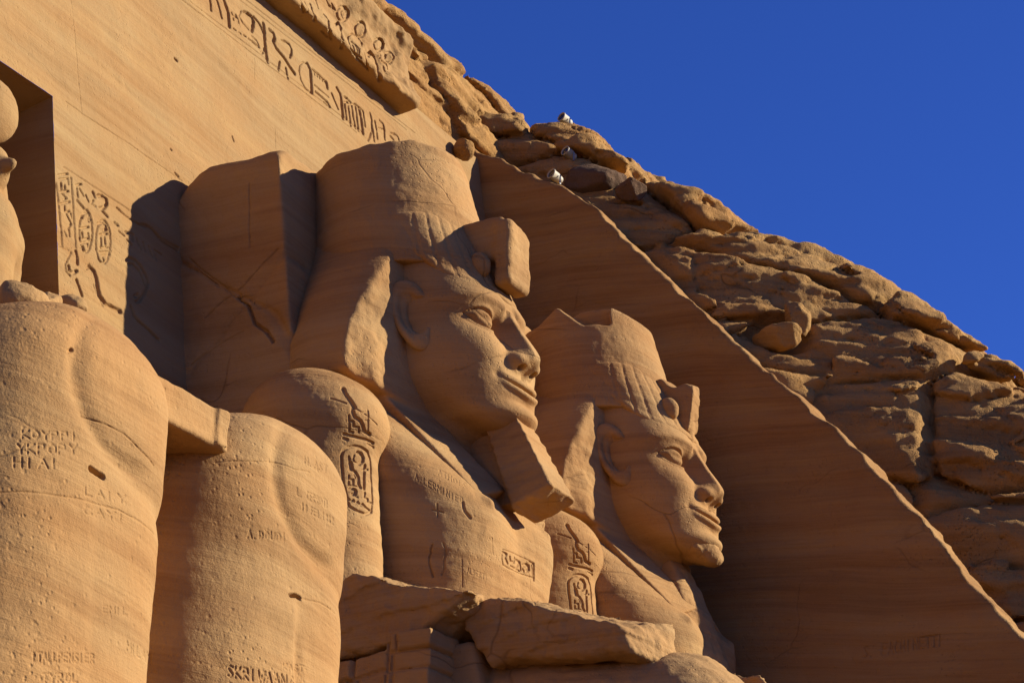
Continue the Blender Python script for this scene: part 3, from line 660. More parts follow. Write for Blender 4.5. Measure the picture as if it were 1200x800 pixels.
  ("-5.069,-9.235,9.015 -4.998,-9.229,9.023", 0.007, 0.008),
  ("-5.034,-9.232,9.019 -5.055,-9.249,8.931", 0.007, 0.008),
  ("-8.422,-9.209,7.893 -8.356,-9.21,7.884 -8.256,-9.21,7.871", 0.026, 0.08),
  ("-5.507,-9.212,7.595 -5.415,-9.205,7.621 -5.324,-9.201,7.613", 0.022, 0.07),
  ("-8.757,-9.158,8.82 -8.713,-9.154,8.853", 0.02, 0.03),
  ("-9.179,-8.953,7.494 -9.038,-9.046,7.529 -8.866,-9.116,7.556 -8.709,-9.158,7.575 -8.537,-9.189,7.602 -8.282,-9.201,7.626 -8.007,-9.202,7.658 -7.686,-9.176,7.653 -7.42,-9.107,7.645", 0.006, 0.01),
  ("-8.56,-9.182,8.308 -8.302,-9.242,8.31 -8.091,-9.255,8.303 -7.83,-9.238,8.239 -7.563,-9.171,8.207", 0.006, 0.01),
  ("-6.353,-8.909,8.67 -6.211,-9.023,8.713 -6.017,-9.123,8.75 -5.767,-9.157,8.816 -5.565,-9.242,8.798 -5.35,-9.259,8.839", 0.006, 0.009),
  ("-5.324,-9.201,7.613 -4.985,-9.192,7.662 -4.653,-9.137,7.657", 0.006, 0.01),
 ],
 'sloping_face': [
  ("16.352,-6.952,12.774 16.355,-6.913,12.795 16.353,-6.878,12.752 16.349,-6.908,12.689 16.349,-6.944,12.637 16.349,-6.901,12.585 16.35,-6.862,12.605", 0.012, 0.022),
  ("16.356,-7.001,12.599 16.355,-7.007,12.588", 0.012, 0.022),
  ("16.36,-7.315,12.804 16.36,-7.237,12.802 16.354,-7.224,12.592", 0.012, 0.022),
  ("16.357,-7.231,12.697 16.357,-7.296,12.698", 0.012, 0.022),
  ("16.355,-7.345,12.595 16.36,-7.404,12.805 16.349,-7.438,12.595", 0.012, 0.022),
  ("16.356,-7.37,12.675 16.358,-7.421,12.676", 0.012, 0.022),
  ("16.356,-7.563,12.776 16.362,-7.517,12.808 16.361,-7.471,12.703 16.348,-7.507,12.596 16.345,-7.556,12.627", 0.012, 0.022),
  ("16.354,-7.601,12.807 16.345,-7.589,12.597", 0.012, 0.022),
  ("16.353,-7.68,12.808 16.341,-7.668,12.597", 0.012, 0.022),
  ("16.352,-7.595,12.702 16.349,-7.673,12.703", 0.012, 0.022),
  ("16.357,-7.746,12.81 16.343,-7.735,12.599", 0.012, 0.022),
  ("16.347,-7.828,12.602 16.358,-7.84,12.812 16.345,-7.906,12.603 16.36,-7.917,12.814", 0.012, 0.022),
  ("16.359,-8.037,12.816 16.36,-7.959,12.815 16.346,-7.948,12.604 16.351,-8.023,12.607", 0.012, 0.022),
  ("16.357,-7.952,12.711 16.359,-8.016,12.712", 0.012, 0.022),
  ("16.358,-8.079,12.816 16.363,-8.167,12.819", 0.012, 0.022),
  ("16.361,-8.123,12.818 16.349,-8.111,12.608", 0.012, 0.022),
  ("16.364,-8.196,12.82 16.363,-8.286,12.821", 0.012, 0.022),
  ("16.364,-8.241,12.821 16.35,-8.229,12.611", 0.012, 0.022),
  ("16.36,-8.341,12.822 16.353,-8.327,12.614", 0.012, 0.022),
 ],
}


def engrave(o, key, off=(0, 0, 0), cuts=2):
    """sink chiselled lines (3-D polylines, half width, depth) into a mesh along its normals, refining it there first"""
    lines = STROKES.get(key)
    if not lines: return o
    lines = [(np.array([[float(c) for c in p.split(',')] for p in t.split()]) - np.array(off), hw, dp) for t, hw, dp in lines]
    me = o.data
    def coords():
        v = np.empty(len(me.vertices) * 3, np.float32); me.vertices.foreach_get('co', v)
        return v.reshape(-1, 3).astype(float)
    def dist(v, n=None, extra=0.0):
        res = []
        for pts, hw, dp in lines:
            lo = pts.min(0) - hw - .12; hi = pts.max(0) + hw + .12
            m = np.where(((v >= lo) & (v <= hi)).all(1))[0]
            if len(m) == 0: continue
            P = v[m]; best = np.full(len(m), 9.0)
            for a, b in zip(pts[:-1], pts[1:]):
                d = b - a
                t = np.clip(((P - a) @ d) / max(d @ d, 1e-9), 0, 1)
                q = P - a - t[:, None] * d
                if n is not None:
                    nq = (q * n[m]).sum(1)
                    best = np.minimum(best, np.sqrt(np.maximum((q * q).sum(1) - .8 * nq * nq, 0)))
                else:
                    best = np.minimum(best, np.sqrt((q * q).sum(1)))
            res.append((m, best, hw, dp))
        return res
    v = coords()
    near = np.zeros(len(v), bool)
    for m, best, hw, dp in dist(v):
        near[m[best < hw + .05]] = True
    bm = bmesh.new(); bm.from_mesh(me); bm.verts.ensure_lookup_table()
    es = set()
    for i in np.where(near)[0]:
        for fc in bm.verts[i].link_faces:
            es.update(fc.edges)
    bmesh.ops.subdivide_edges(bm, edges=list(es), cuts=cuts, use_grid_fill=True)
    bm.normal_update()
    bm.to_mesh(me); bm.free()
    v = coords()
    n = np.empty(len(v) * 3, np.float32); me.vertex_normals.foreach_get('vector', n); n = n.reshape(-1, 3)
    dep = np.zeros(len(v))
    for m, best, hw, dp in dist(v, n):
        dep[m] = np.maximum(dep[m], dp * sstep(hw + .006, hw * .4, best))
    v -= n * dep[:, None]
    me.vertices.foreach_set('co', v.astype(np.float32).ravel())
    me.polygons.foreach_set('use_smooth', np.ones(len(me.polygons), bool))
    me.update()
    return o


def thing(name, label, cat, loc=(0, 0, 0), group=None):
    o = bpy.data.objects.new(name, None)
    COL.objects.link(o)
    o.location = loc
    o.empty_display_size = 0.3
    return tag(o, label, cat, group)


def weather(P, N, strata=0.02, rough=0.012, lump=0.02, seed=0.0):
    """sandstone wear along the normals; P in world metres"""
    Q = P + seed
    warp = 0.22 * fbm(Q * np.array([0.2, 0.2, 0.4]), 2)
    zz = (P[:, 2] + 0.10 * P[:, 0] - 0.05 * P[:, 1] + warp)
    L = np.stack([zz * 0 + P[:, 0] * 0.15, P[:, 1] * 0.15, zz * 5.0], 1)
    d = strata * fbm(L, 3, 0.6)
    d += rough * fbm(Q * 5.0, 3, 0.6) + lump * fbm(Q * 0.9, 2)
    return P + N * d[:, None]


# ------------------------------------------------------------------ materials
def nodes_mat(name):
    m = bpy.data.materials.new(name)
    m.use_nodes = True
    t = m.node_tree
    t.nodes.clear()
    return m, t


def sandstone(name, light, mid, dark, grain=1.0, strata=1.0, crack=0.0, bump=0.6, tilt=(0.10, -0.05)):
    m, t = nodes_mat(name)
    N, L = t.nodes.new, t.links.new

    def math_(op, a, b=None):
        n = N('ShaderNodeMath'); n.operation = op
        for i, v in enumerate((a, b)):
            if v is None: continue
            if isinstance(v, (int, float)): n.inputs[i].default_value = v
            else: L(v, n.inputs[i])
        return n.outputs[0]

    geo = N('ShaderNodeNewGeometry')
    sep = N('ShaderNodeSeparateXYZ'); L(geo.outputs['Position'], sep.inputs[0])
    x, y, z = sep.outputs

    def noise(vec, scale, det=3.0, rough=0.55, dist=0.0):
        n = N('ShaderNodeTexNoise'); n.inputs['Scale'].default_value = scale
        n.inputs['Detail'].default_value = det; n.inputs['Roughness'].default_value = rough
        n.inputs['Distortion'].default_value = dist
        L(vec, n.inputs['Vector']); return n.outputs['Fac']

    def comb(a, b, c):
        n = N('ShaderNodeCombineXYZ')
        for i, v in enumerate((a, b, c)):
            if isinstance(v, (int, float)): n.inputs[i].default_value = v
            else: L(v, n.inputs[i])
        return n.outputs[0]

    pos = geo.outputs['Position']
    warp = noise(pos, 0.16, 2.0)
    zt = math_('ADD', z, math_('ADD', math_('MULTIPLY', x, tilt[0]), math_('MULTIPLY', y, tilt[1])))
    zw = math_('ADD', zt, math_('MULTIPLY', warp, 0.9))
    bed = noise(comb(math_('MULTIPLY', x, 0.10), math_('MULTIPLY', y, 0.10), math_('MULTIPLY', zw, 1.5)), 1.0, 3.0, 0.55)
    lam = noise(comb(math_('MULTIPLY', x, 0.25), math_('MULTIPLY', y, 0.25), math_('MULTIPLY', zw, 7.0)), 1.0, 4.0, 0.65)
    blotch = noise(pos, 0.7, 4.0, 0.6)
    fine = noise(pos, 26.0, 4.0, 0.75)
    thin = noise(comb(math_('MULTIPLY', x, 0.5), math_('MULTIPLY', y, 0.5), math_('MULTIPLY', zw, 24.0)), 1.0, 3.0, 0.7)
    speck = noise(pos, 60.0, 2.0, 0.8)
    mixv = math_('ADD', math_('MULTIPLY', bed, 1.1 * strata), math_('ADD', math_('MULTIPLY', lam, 0.55 * strata), math_('ADD', math_('ADD', math_('MULTIPLY', blotch, 0.45), math_('MULTIPLY', thin, 0.60 * strata)), math_('ADD', math_('MULTIPLY', fine, 0.30 * grain), math_('MULTIPLY', speck, 0.22 * grain)))))
    tot = 2.25 * strata + 0.45 + 0.52 * grain
    band = N('ShaderNodeMapRange'); band.interpolation_type = 'SMOOTHSTEP'; band.inputs[1].default_value = 0.47; band.inputs[2].default_value = 0.53
    L(noise(comb(math_('MULTIPLY', x, 0.12), math_('MULTIPLY', y, 0.12), math_('MULTIPLY', zw, 2.4)), 1.0, 2.0, 0.5), band.inputs[0])
    mixv = math_('ADD', mixv, math_('MULTIPLY', band.outputs[0], 0.15 * strata))
    tot = tot + 0.15 * strata
    mixv = math_('DIVIDE', mixv, tot)
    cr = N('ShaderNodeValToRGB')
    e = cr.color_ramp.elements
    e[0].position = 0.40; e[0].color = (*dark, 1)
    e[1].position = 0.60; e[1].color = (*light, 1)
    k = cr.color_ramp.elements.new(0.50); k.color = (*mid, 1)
    L(mixv, cr.inputs[0])
    # hair cracks and thin parting lines between the beds
    wv = noise(pos, 0.5, 3.0)
    crv = N('ShaderNodeTexVoronoi'); crv.feature = 'DISTANCE_TO_EDGE'; crv.inputs['Scale'].default_value = 1.0
    L(comb(math_('ADD', math_('MULTIPLY', x, 0.28), math_('MULTIPLY', wv, 0.8)), math_('ADD', math_('MULTIPLY', y, 0.28), math_('MULTIPLY', wv, 0.5)), math_('ADD', math_('MULTIPLY', zt, 0.62), math_('MULTIPLY', wv, 0.6))), crv.inputs['Vector'])
    crk = N('ShaderNodeMapRange'); crk.inputs[1].default_value = 0.0; crk.inputs[2].default_value = 0.010; crk.inputs[3].default_value = 1.0; crk.inputs[4].default_value = 0.0
    L(crv.outputs['Distance'], crk.inputs[0])
    msk = N('ShaderNodeMapRange'); msk.inputs[1].default_value = 0.52; msk.inputs[2].default_value = 0.60
    L(noise(pos, 0.45, 2.0), msk.inputs[0])
    crackv = math_('MULTIPLY', math_('MULTIPLY', crk.outputs[0], msk.outputs[0]), crack)
    # bump
    h1 = math_('MULTIPLY', lam, 0.018 * strata)
    h2 = math_('SUBTRACT', math_('MULTIPLY', noise(pos, 9.0, 5.0, 0.7), 0.022 * grain), math_('MULTIPLY', crackv, 0.02))
    h3 = math_('ADD', math_('MULTIPLY', fine, 0.014 * grain), math_('ADD', math_('MULTIPLY', thin, 0.010 * strata), math_('MULTIPLY', speck, 0.004 * grain)))
    vor = N('ShaderNodeTexVoronoi'); vor.inputs['Scale'].default_value = 6.0
    L(pos, vor.inputs['Vector'])
    pit = N('ShaderNodeMapRange'); pit.inputs[1].default_value = 0.0; pit.inputs[2].default_value = 0.16
    L(vor.outputs['Distance'], pit.inputs[0])
    vo2 = N('ShaderNodeTexVoronoi'); vo2.inputs['Scale'].default_value = 15.0
    L(pos, vo2.inputs['Vector'])
    pt2 = N('ShaderNodeMapRange'); pt2.inputs[1].default_value = 0.02; pt2.inputs[2].default_value = 0.30
    L(vo2.outputs['Distance'], pt2.inputs[0])
    worn = N('ShaderNodeMapRange'); worn.inputs[1].default_value = 0.48; worn.inputs[2].default_value = 0.62
    L(noise(pos, 0.9, 3.0), worn.inputs[0])
    h4 = math_('ADD', math_('MULTIPLY', pit.outputs[0], 0.016 * grain), math_('MULTIPLY', math_('MULTIPLY', pt2.outputs[0], worn.outputs[0]), 0.022 * grain))
    hh = math_('ADD', math_('ADD', h1, h2), math_('ADD', h3, h4))
    bp = N('ShaderNodeBump'); bp.inputs['Strength'].default_value = bump; bp.inputs['Distance'].default_value = 1.0
    L(hh, bp.inputs['Height'])
    b = N('ShaderNodeBsdfPrincipled')
    b.inputs['Roughness'].default_value = 0.95
    b.inputs['Specular IOR Level'].default_value = 0.12
    hue = N('ShaderNodeMapRange'); hue.inputs[1].default_value = 0.40; hue.inputs[2].default_value = 0.62
    L(noise(comb(math_('MULTIPLY', x, 0.5), math_('MULTIPLY', y, 0.5), math_('MULTIPLY', zw, 1.1)), 1.0, 4.0, 0.6), hue.inputs[0])
    hm = N('ShaderNodeMix'); hm.data_type = 'RGBA'; hm.blend_type = 'MULTIPLY'; hm.inputs['Factor'].default_value = 1.0
    hc = N('ShaderNodeMix'); hc.data_type = 'RGBA'; L(hue.outputs[0], hc.inputs['Factor'])
    hc.inputs['A'].default_value = (1.02, 0.97, 0.93, 1); hc.inputs['B'].default_value = (1.0, 1.03, 1.07, 1)
    L(cr.outputs[0], hm.inputs['A']); L(hc.outputs['Result'], hm.inputs['B'])
    dk = N('ShaderNodeMix'); dk.data_type = 'RGBA'; dk.blend_type = 'MULTIPLY'
    L(math_('MULTIPLY', crackv, 0.55), dk.inputs['Factor']); L(hm.outputs['Result'], dk.inputs['A']); dk.inputs['B'].default_value = (.3, .25, .22, 1)
    L(dk.outputs['Result'], b.inputs['Base Color']); L(bp.outputs[0], b.inputs['Normal'])
    o = N('ShaderNodeOutputMaterial'); L(b.outputs[0], o.inputs['Surface'])
    return m


M_STATUE = sandstone('carved_sandstone', (0.389, 0.222, 0.083), (0.341, 0.187, 0.068), (0.274, 0.141, 0.049), crack=0.8)
M_WALL = sandstone('dressed_sandstone', (0.337, 0.203, 0.077), (0.307, 0.177, 0.067), (0.271, 0.148, 0.053), crack=0.25)
M_ROCK = sandstone('cliff_sandstone', (0.415, 0.228, 0.072), (0.348, 0.183, 0.056), (0.244, 0.122, 0.037), grain=1.8, bump=1.0, crack=1.0)
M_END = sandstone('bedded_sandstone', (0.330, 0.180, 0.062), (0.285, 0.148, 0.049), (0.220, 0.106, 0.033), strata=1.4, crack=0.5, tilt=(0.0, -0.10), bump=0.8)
M_SAND = sandstone('desert_sand', (0.160, 0.096, 0.048), (0.144, 0.088, 0.045), (0.128, 0.080, 0.040), strata=0.1)

BAT = math.tan(math.radians(8.0))      # batter of the temple front: y grows with height
def fac_y(z): return (z - 14.0) * BAT

# ------------------------------------------------------------------ seated colossus
# design frame: nose tip at the origin, X sideways, Y into the cliff, Z up; leaned back like the front
LEAN = 0.14
def to_world(v):
    return np.stack([v[:, 0], v[:, 1] - 5.1 + LEAN * v[:, 2], v[:, 2] + 15.46], 1)


def superell(ax, Y, w, yc, df, db, q):
    r = (yc - Y)
    r = np.where(r > 0, r / df, -r / db)
    return ((ax / w) ** q + np.abs(r) ** q) ** (1 / q)


def face_sdf(X, Y, Z):
    ax = np.abs(X)
    Z0 = Z
    Z = Z0 - .36 * sstep(.6, 1.7, Y) * sstep(-.1, -.7, Z0)
    prof = table(Z, [-3.2, -2.4, -1.6, -1.32, -1.16, -1.0, -0.78, -0.5, -0.2, 0.2, 0.5, 0.8, 1.1, 1.6, 2.2],
                 [1.05, 1.25, 1.30, 1.0, .46, .31, .36, .35, .38, .44, .46, .40, .42, .60, .90], 0.05)
    w = table(Z, [-3.2, -2.4, -1.6, -1.3, -1.0, -0.7, -0.4, 0.0, .4, .8, 1.4, 2.2],
              [.86, .76, .73, .76, 1.0, 1.11, 1.17, 1.21, 1.22, 1.22, 1.17, 1.10], 0.08)
    q = table(Z, [-3, -1.4, -.9, .5, 2], [2.0, 2.0, 2.25, 2.65, 2.5], .1)
    r = superell(ax, Y, w, 1.95, 1.95 - prof, 1.3, q)
    f = (r - 1) * np.minimum(w, 1.5) * 0.9
    Z = Z0
    fr = sstep(1.75, 1.2, Y)
    # broad forms
    f -= fr * (0.085 * g2((ax - .72) / .38, (Z - .06) / .30) + 0.035 * g2(ax / .60, (Z + .48) / .36)
               + 0.04 * g2(ax / .46, (Z + .97) / .18) - 0.035 * g2(ax / .30, (Z + .80) / .07))
    # brow shelf and eyebrow band
    t = np.clip((ax - .2) / .95, 0, 1)
    zb = .90 + .13 * np.sin(np.clip(t, 0, 1) * 2.4) - .10 * t
    f -= fr * sstep(.12, .25, ax) * sstep(1.25, 1.0, ax) * (0.020 * np.exp(-((Z - zb) / .07) ** 2) + .035 * np.exp(-((Z - zb - .05) / .17) ** 2))
    # sockets
    f += fr * (0.095 * g2((ax - .60) / .34, (Z - .60) / .16) + .14 * g2((ax - .31) / .11, (Z - .50) / .19))
    te = (ax - .585) / .29
    zc = .585 + .06 * te
    al = np.clip(1 - te * te, 0, 1)
    zu = zc + .175 * al ** .8
    zl = zc - .135 * al ** .9
    inside = np.minimum(zu - Z, Z - zl)
    dome = sstep(-.01, .10, inside)
    f -= fr * .075 * dome * (np.abs(te) < 1.0) * al ** .25
    lid = np.where(np.abs(te) < 1.12, 1.0, 0.0) * sstep(1.12, .9, np.abs(te))
    f -= fr * lid * (.020 * np.exp(-((Z - zu - .03) / .030) ** 2) + .022 * np.exp(-((Z - zl + .03) / .028) ** 2))
    f += fr * lid * (.022 * np.exp(-((Z - zu + .012) / .016) ** 2) + .018 * np.exp(-((Z - zl - .01) / .015) ** 2))
    f += fr * .06 * g2((ax - .29) / .04, (Z - .47) / .10)
    # lips
    tm = ax / .56
    env = np.clip(1 - tm * tm, 0, 1)
    zm = -.555 + .12 * np.clip(tm, 0, 1.1) ** 2
    zup = zm + .09 * (1 - .45 * np.clip(tm, 0, 1) ** 2)
    zlo = zm - .085 * (1 - .45 * np.clip(tm, 0, 1) ** 2)
    f -= fr * env ** .6 * (.050 * np.exp(-np.abs((Z - zup) / .070) ** 3) + .055 * np.exp(-np.abs((Z - zlo) / .060) ** 3))
    f += fr * (env ** .5 * .055 * np.exp(-((Z - zm) / .022) ** 2) + .025 * g2((ax - .58) / .07, (Z + .40) / .09))
    f += fr * .03 * g2(ax / .06, (Z + .32) / .08)
    # nose
    hw = table(Z, [-.3, -.2, -.1, 0, .2, .5, .8], [.36, .40, .42, .40, .31, .22, .18], .04)
    yr = table(Z, [-.3, -.22, -.12, -.04, .04, .2, .45, .65, .85], [.2, .15, .08, .02, .0, .06, .19, .28, .36], .03)
    yb = prof + .10
    tn = np.clip((ax - .08) / (hw - .08), 0, 1.6)
    yn = yr + (yb + .14 - yr) * tn ** 1.35
    fn = (yn - Y) * .62
    fn = smax(fn, Z - .9, .05)
    fn = smax(fn, (-.05 - .58 * (Y - .02)) - Z, .06)
    fn = np.maximum(fn, ax - hw - .10)
    fn = smin(fn, ell(ax, Y, Z, (.25, .33, -.06), (.13, .20, .12)), .16)
    f = smin(f, fn, .07)
    f = smax(f, -ell(ax, Y, Z, (.19, .25, -.17), (.06, .09, .065)), .03)
    return f


def ear_sdf(X, Y, Z):
    # local frame: e along the ear's width (back and outward), n outward
    n = np.array([-.93, -.37, 0.0]); e = np.array([-.37, .93, 0.0])
    c = np.array([-1.20, 1.55, .63])
    X = c[0] + (X - c[0]) * 1.14; Y = c[1] + (Y - c[1]) * 1.14; Z = c[2] + (Z - c[2]) * 1.14
    u = (X - c[0]) * e[0] + (Y - c[1]) * e[1] - .10 * (Z - c[2])
    k = (X - c[0]) * n[0] + (Y - c[1]) * n[1]
    v = Z - c[2]
    wid = .34 + .04 * np.clip(v / .5, -1, 1)
    rr = np.sqrt((u / wid) ** 2 + (v / .64) ** 2)
    plate = smax((rr - 1) * .34, np.abs(k + .06) - .10, .06)
    rim = np.sqrt(((rr - .88) * .36) ** 2 + (k - .06 - .05 * u / .3) ** 2) - .085
    rim = np.where((u < -.12) & (v < .35) & (v > -.3), rim + .05, rim)
    f = smin(plate, rim, .05)
    hel = np.sqrt(((np.sqrt(((u + .02) / .19) ** 2 + ((v + .0) / .42) ** 2) - 1) * .2) ** 2 + (k - .03) ** 2) - .045
    f = smin(f, np.where(u > -.05, hel, hel + .2), .04)
    lobe = ell(u, k, v, (-.06, .02, -.52), (.17, .10, .16))
    f = smin(f, lobe, .08)
    f = smax(f, -ell(u, k, v, (-.06, .11, -.04), (.17, .25, .37)), .035)
    return f


def nemes_sdf(X, Y, Z):
    ax = np.abs(X)
    # cap on the skull
    prof = table(Z, [.9, 1.2, 1.7, 2.4, 3.0], [.40, .42, .55, .84, 1.05], .1)
    w = table(Z, [.9, 1.4, 2.0, 2.5, 3], [1.25, 1.26, 1.33, 1.40, 1.36], .1)
    r = superell(ax, Y, w, 2.1, 2.1 - prof, 1.4, 2.25)
    cap = (r - 1) * 1.35
    ph = np.arctan2(ax, 2.0 - Y)
    wob = np.clip((Z - 1.0) / 1.3, 0, 1)
    pl = np.abs(((ph - .10 * wob) / .175) % 1.0 - .5)
    cap += .018 * np.exp(-(pl / .11) ** 2) * sstep(1.25, .95, ph) * sstep(1.15, 1.4, Z)
    ze = table(ph, [0, .5, .75, 1.0, 1.3, 1.6, 2.2], [1.08, 1.17, 1.32, 1.62, 1.90, 2.0, 2.0], .05)
    cap -= .015 * np.exp(-((Z - ze - .10) / .07) ** 4) * sstep(1.3, 1.0, ph)
    f = smax(cap, ze - Z, .05)
    f = smax(f, Z - 2.55 - .05 * np.sin(5 * X), .12)
    # wings behind the ears flaring to the shoulders
    ww = table(Z, [-1.2, -.7, -.3, .1, .9, 1.9, 2.3], [2.1, 2.40, 2.44, 2.36, 2.02, 1.48, 1.30], .08)
    dd = table(Z, [-1.2, 0, 1.0, 2.3], [1.25, 1.2, 1.15, 1.1], .1)
    r = superell(ax, Y, ww, 2.3, 1.0 + dd * 0, dd + .6, 2.6)
    wing = (r - 1) * 1.0
    P = np.stack([X, Y, Z], 1)
    cutn = .07 * fbm(P * np.array([1.6, 0.3, 1.6]), 4, .55) + .05 * np.abs(perlin(P * np.array([2.6, .4, 2.6]))) + .10 * sstep(1.9, 2.3, ax)
    wing = smax(wing, (1.76 + .22 * (ax - 1.35) - .05 * Z + cutn * sstep(1.3, 1.9, ax)) - Y, .03)
    wing = smax(wing, -.85 + .25 * (ax - 1.6) - Z, .1)
    wing = smax(wing, Z - 2.35, .1)
    f = smin(f, wing, .06)
    # lappets over the collar bones
    d = np.array([.70, -1.33, -1.98]); L = np.linalg.norm(d); d /= L
    b = np.array([.80, -.03, .36]); b -= d * b.dot(d); b /= np.linalg.norm(b)
    nx = np.cross(d, b); nx *= -np.sign(nx[1])
    a = np.array([-1.30, 2.26, -.42])
    px, py, pz = -ax - a[0], Y - a[1], Z - a[2]
    u = px * d[0] + py * d[1] + pz * d[2]
    k = px * nx[0] + py * nx[1] + pz * nx[2]
    vv = px * b[0] + py * b[1] + pz * b[2]
    lap = box(u, vv, k, (L / 2 - .1, 0, -.08), (L / 2 + .14, .44, .20), .04)
    return smin(f, lap, .05)


def crown_sdf(X, Y, Z):
    P = np.stack([X, Y, Z], 1)
    r = table(Z, [1.8, 2.3, 3.4, 4.6], [1.50, 1.48, 1.37, 1.24], .1)
    rr = np.hypot(X, (Y - 2.31 - .02 * (Z - 2.3)) * .98)
    f = rr - r
    top = 3.98 + .13 * fbm(P * np.array([1.2, 1.2, 0.2]), 3) - .16 * (Y - 2.2) * 0.6
    f = smax(f, Z - top, .12)
    return np.maximum(f, 1.6 - Z)


def uraeus_sdf(X, Y, Z):
    P = np.stack([X, Y, Z], 1)
    # reared hood: a slab standing clear of the band, joined to it by a neck and a coil
    n = .05 * fbm(P * 2.2, 3)
    u = Y - (.24 - .14 * (Z - 1.6))           # along depth, following the slope
    slab = box(X, u, Z, (0, 0.02, 1.88), (.36, .16, .60), .10)
    slab = smax(slab, (Z - 2.4) + .5 * (X - .1), .06)
    back = box(X, Y, Z, (0, .55, 2.16), (.33, .42, .40), .08)
    f = smin(slab, back, .08)
    f = smin(f, ell(X, Y, Z, (0.0, .50, 1.60), (.18, .20, .25)), .08)
    return f + n * .6


def coil_sdf(X, Y, Z):
    return ell(X, Y, Z, (-.43, .62, 1.66), (.15, .20, .24))


def beard_sdf(X, Y, Z):
    P = np.stack([X, Y, Z], 1)
    yf = table(Z, [-2.7, -2.4, -1.0, -.7], [-.22, -.15, .27, .50], .04)
    hw = table(Z, [-2.7, -1.0], [.43, .27], .05)
    f = box(X / 1, Y - yf, Z, (0, .43, -1.92), (.41, .41, 1.02), .08) + (.41 - hw) * .9
    f += .008 * np.sin((Z + .35 * Y + .05 * perlin(P * 2)) * 30)
    cut = -2.42 + .35 * (Y - .1) * -1.0 - .12 * X + .10 * fbm(P * 2.0, 3)
    f = smax(f, cut - Z, .05)
    web = box(X, Y, Z, (0, 1.45, -1.65), (.20, .75, .8), .04)
    return smin(f, web, .03)


def torso_sdf(X, Y, Z):
    ax = np.abs(X)
    yf = table(Z, [-6, -5.0, -4.2, -3.4, -2.8, -2.2, -1.4, -.7, -.2, .3], [1.2, 1.15, .98, .78, .78, 1.02, 1.62, 2.18, 2.5, 2.8], .12)
    w = table(Z, [-6, -5, -4.2, -3.4, -2.8, -2, -1.2, -.6, 0], [1.9, 1.8, 1.78, 1.92, 2.1, 2.25, 2.3, 2.0, 1.4], .12)
    r = superell(ax, Y, w, 3.2, 3.2 - yf, 1.4, 3.4)
    f = (r - 1) * 1.6
    f = smax(f, Z - .1, .2)
    f -= .10 * g2((ax - .85) / .55, (Z + 2.75) / .45) * sstep(2, 1.2, Y)
    f += .02 * g2(ax / .2, (Z + 3.3) / .9) * sstep(2, 1.2, Y)
    f -= .05 * g2((ax - .93) / .10, (Z + 2.62) / .10) * sstep(2, 1.2, Y)
    return f


def arm_sdf(X, Y, Z):
    f = cone(X, (Y - 2.7) * .95 + 2.7, Z, (-2.55, 2.78, -1.6), (-2.55, 2.72, -4.6), .95, .74)
    f = smin(f, ell(X, Y, Z, (-2.5, 2.75, -1.55), (1.05, 1.16, .82)), .15)
    return f


def part(name, fn, lo, hi, h, mat, parent, wk, shear=True, seed=0.0):
    v, f = surface_nets(fn, lo, hi, h)
    if shear:
        v = to_world(v)
    n = vnormals(v, f)
    v = weather(v, n, seed=seed, **wk)
    return build(name, v, f, mat, parent)


RES = 1.0
WK = dict(strata=.009, rough=.008, lump=.012)

def uraeus_broken_sdf(X, Y, Z):
    P = np.stack([X, Y, Z], 1)
    top = table(Y, [.0, .12, .32, .50, .60, .74, 1.05, 1.3], [2.16, 2.22, 2.28, 2.20, 2.28, 2.46, 2.40, 2.3], .03) + .05 * fbm(P * 3, 2)
    hw = table(Y, [.1, .35, .7, 1.1], [.13, .20, .27, .30], .05)
    yf = table(Z, [.9, 1.4, 1.7, 2.2], [.50, .34, .26, .14], .05)
    f = np.maximum(np.abs(X) - hw, np.maximum(yf - Y, Y - 1.3)) * .9
    f = smax(f, Z - top - .25 * X, .05)
    f = smax(f, 1.25 - Z, .1)
    f = smin(f, ell(X, Y, Z, (0.0, .50, 1.30), (.14, .12, .28)), .06)
    return f + .03 * fbm(P * 2.5, 3)


def crown_broken_sdf(X, Y, Z):
    P = np.stack([X, Y, Z], 1)
    f = crown_sdf(X, Y, Z)
    top = 3.92 - .26 * sstep(1.6, .8, Y) - .40 * sstep(2.0, 2.8, Y) + .06 * fbm(P * 1.4, 3)
    f = smax(f, Z - top, .10)
    notch = box(X, Y, Z, (-1.2, 2.05, 3.80), (.52, .72, .44), .06)
    notch = smax(notch, (3.36 + 1.0 * np.maximum(0, Y - 1.75) - Z) * .7, .08)
    return smax(f, -(notch + .04 * fbm(P * 2.5, 2)), .04)


def chin_stump_sdf(X, Y, Z):
    P = np.stack([X, Y, Z], 1)
    f = ell(X, Y, Z, (0, .66, -1.10), (.46, .38, .20))
    f = smin(f, ell(X, Y, Z, (.10, .52, -1.24), (.24, .20, .13)), .06)
    return f + .05 * fbm(P * 3.0, 3)


def neck_shard_sdf(X, Y, Z):
    P = np.stack([X, Y, Z], 1)
    front = table(Z, [-3.6, -3.2, -2.7, -2.1, -1.5, -1.1], [.62, .62, .66, .80, 1.0, 1.12], .08)
    hw = table(Z, [-3.6, -3.2, -2.4, -1.7, -1.0], [1.0, .95, .80, .50, .32], .1)
    f = np.maximum(np.abs(X - .12) - hw, np.abs(Y - 1.9) - 1.4) * .8
    f = smax(f, (front + .10 * fbm(P * 2.2, 3) + .25 * np.abs(X - .1) ** 1.5) - Y, .05)
    f = smax(f, np.abs(Z + 2.2) - 1.2, .05)
    return f


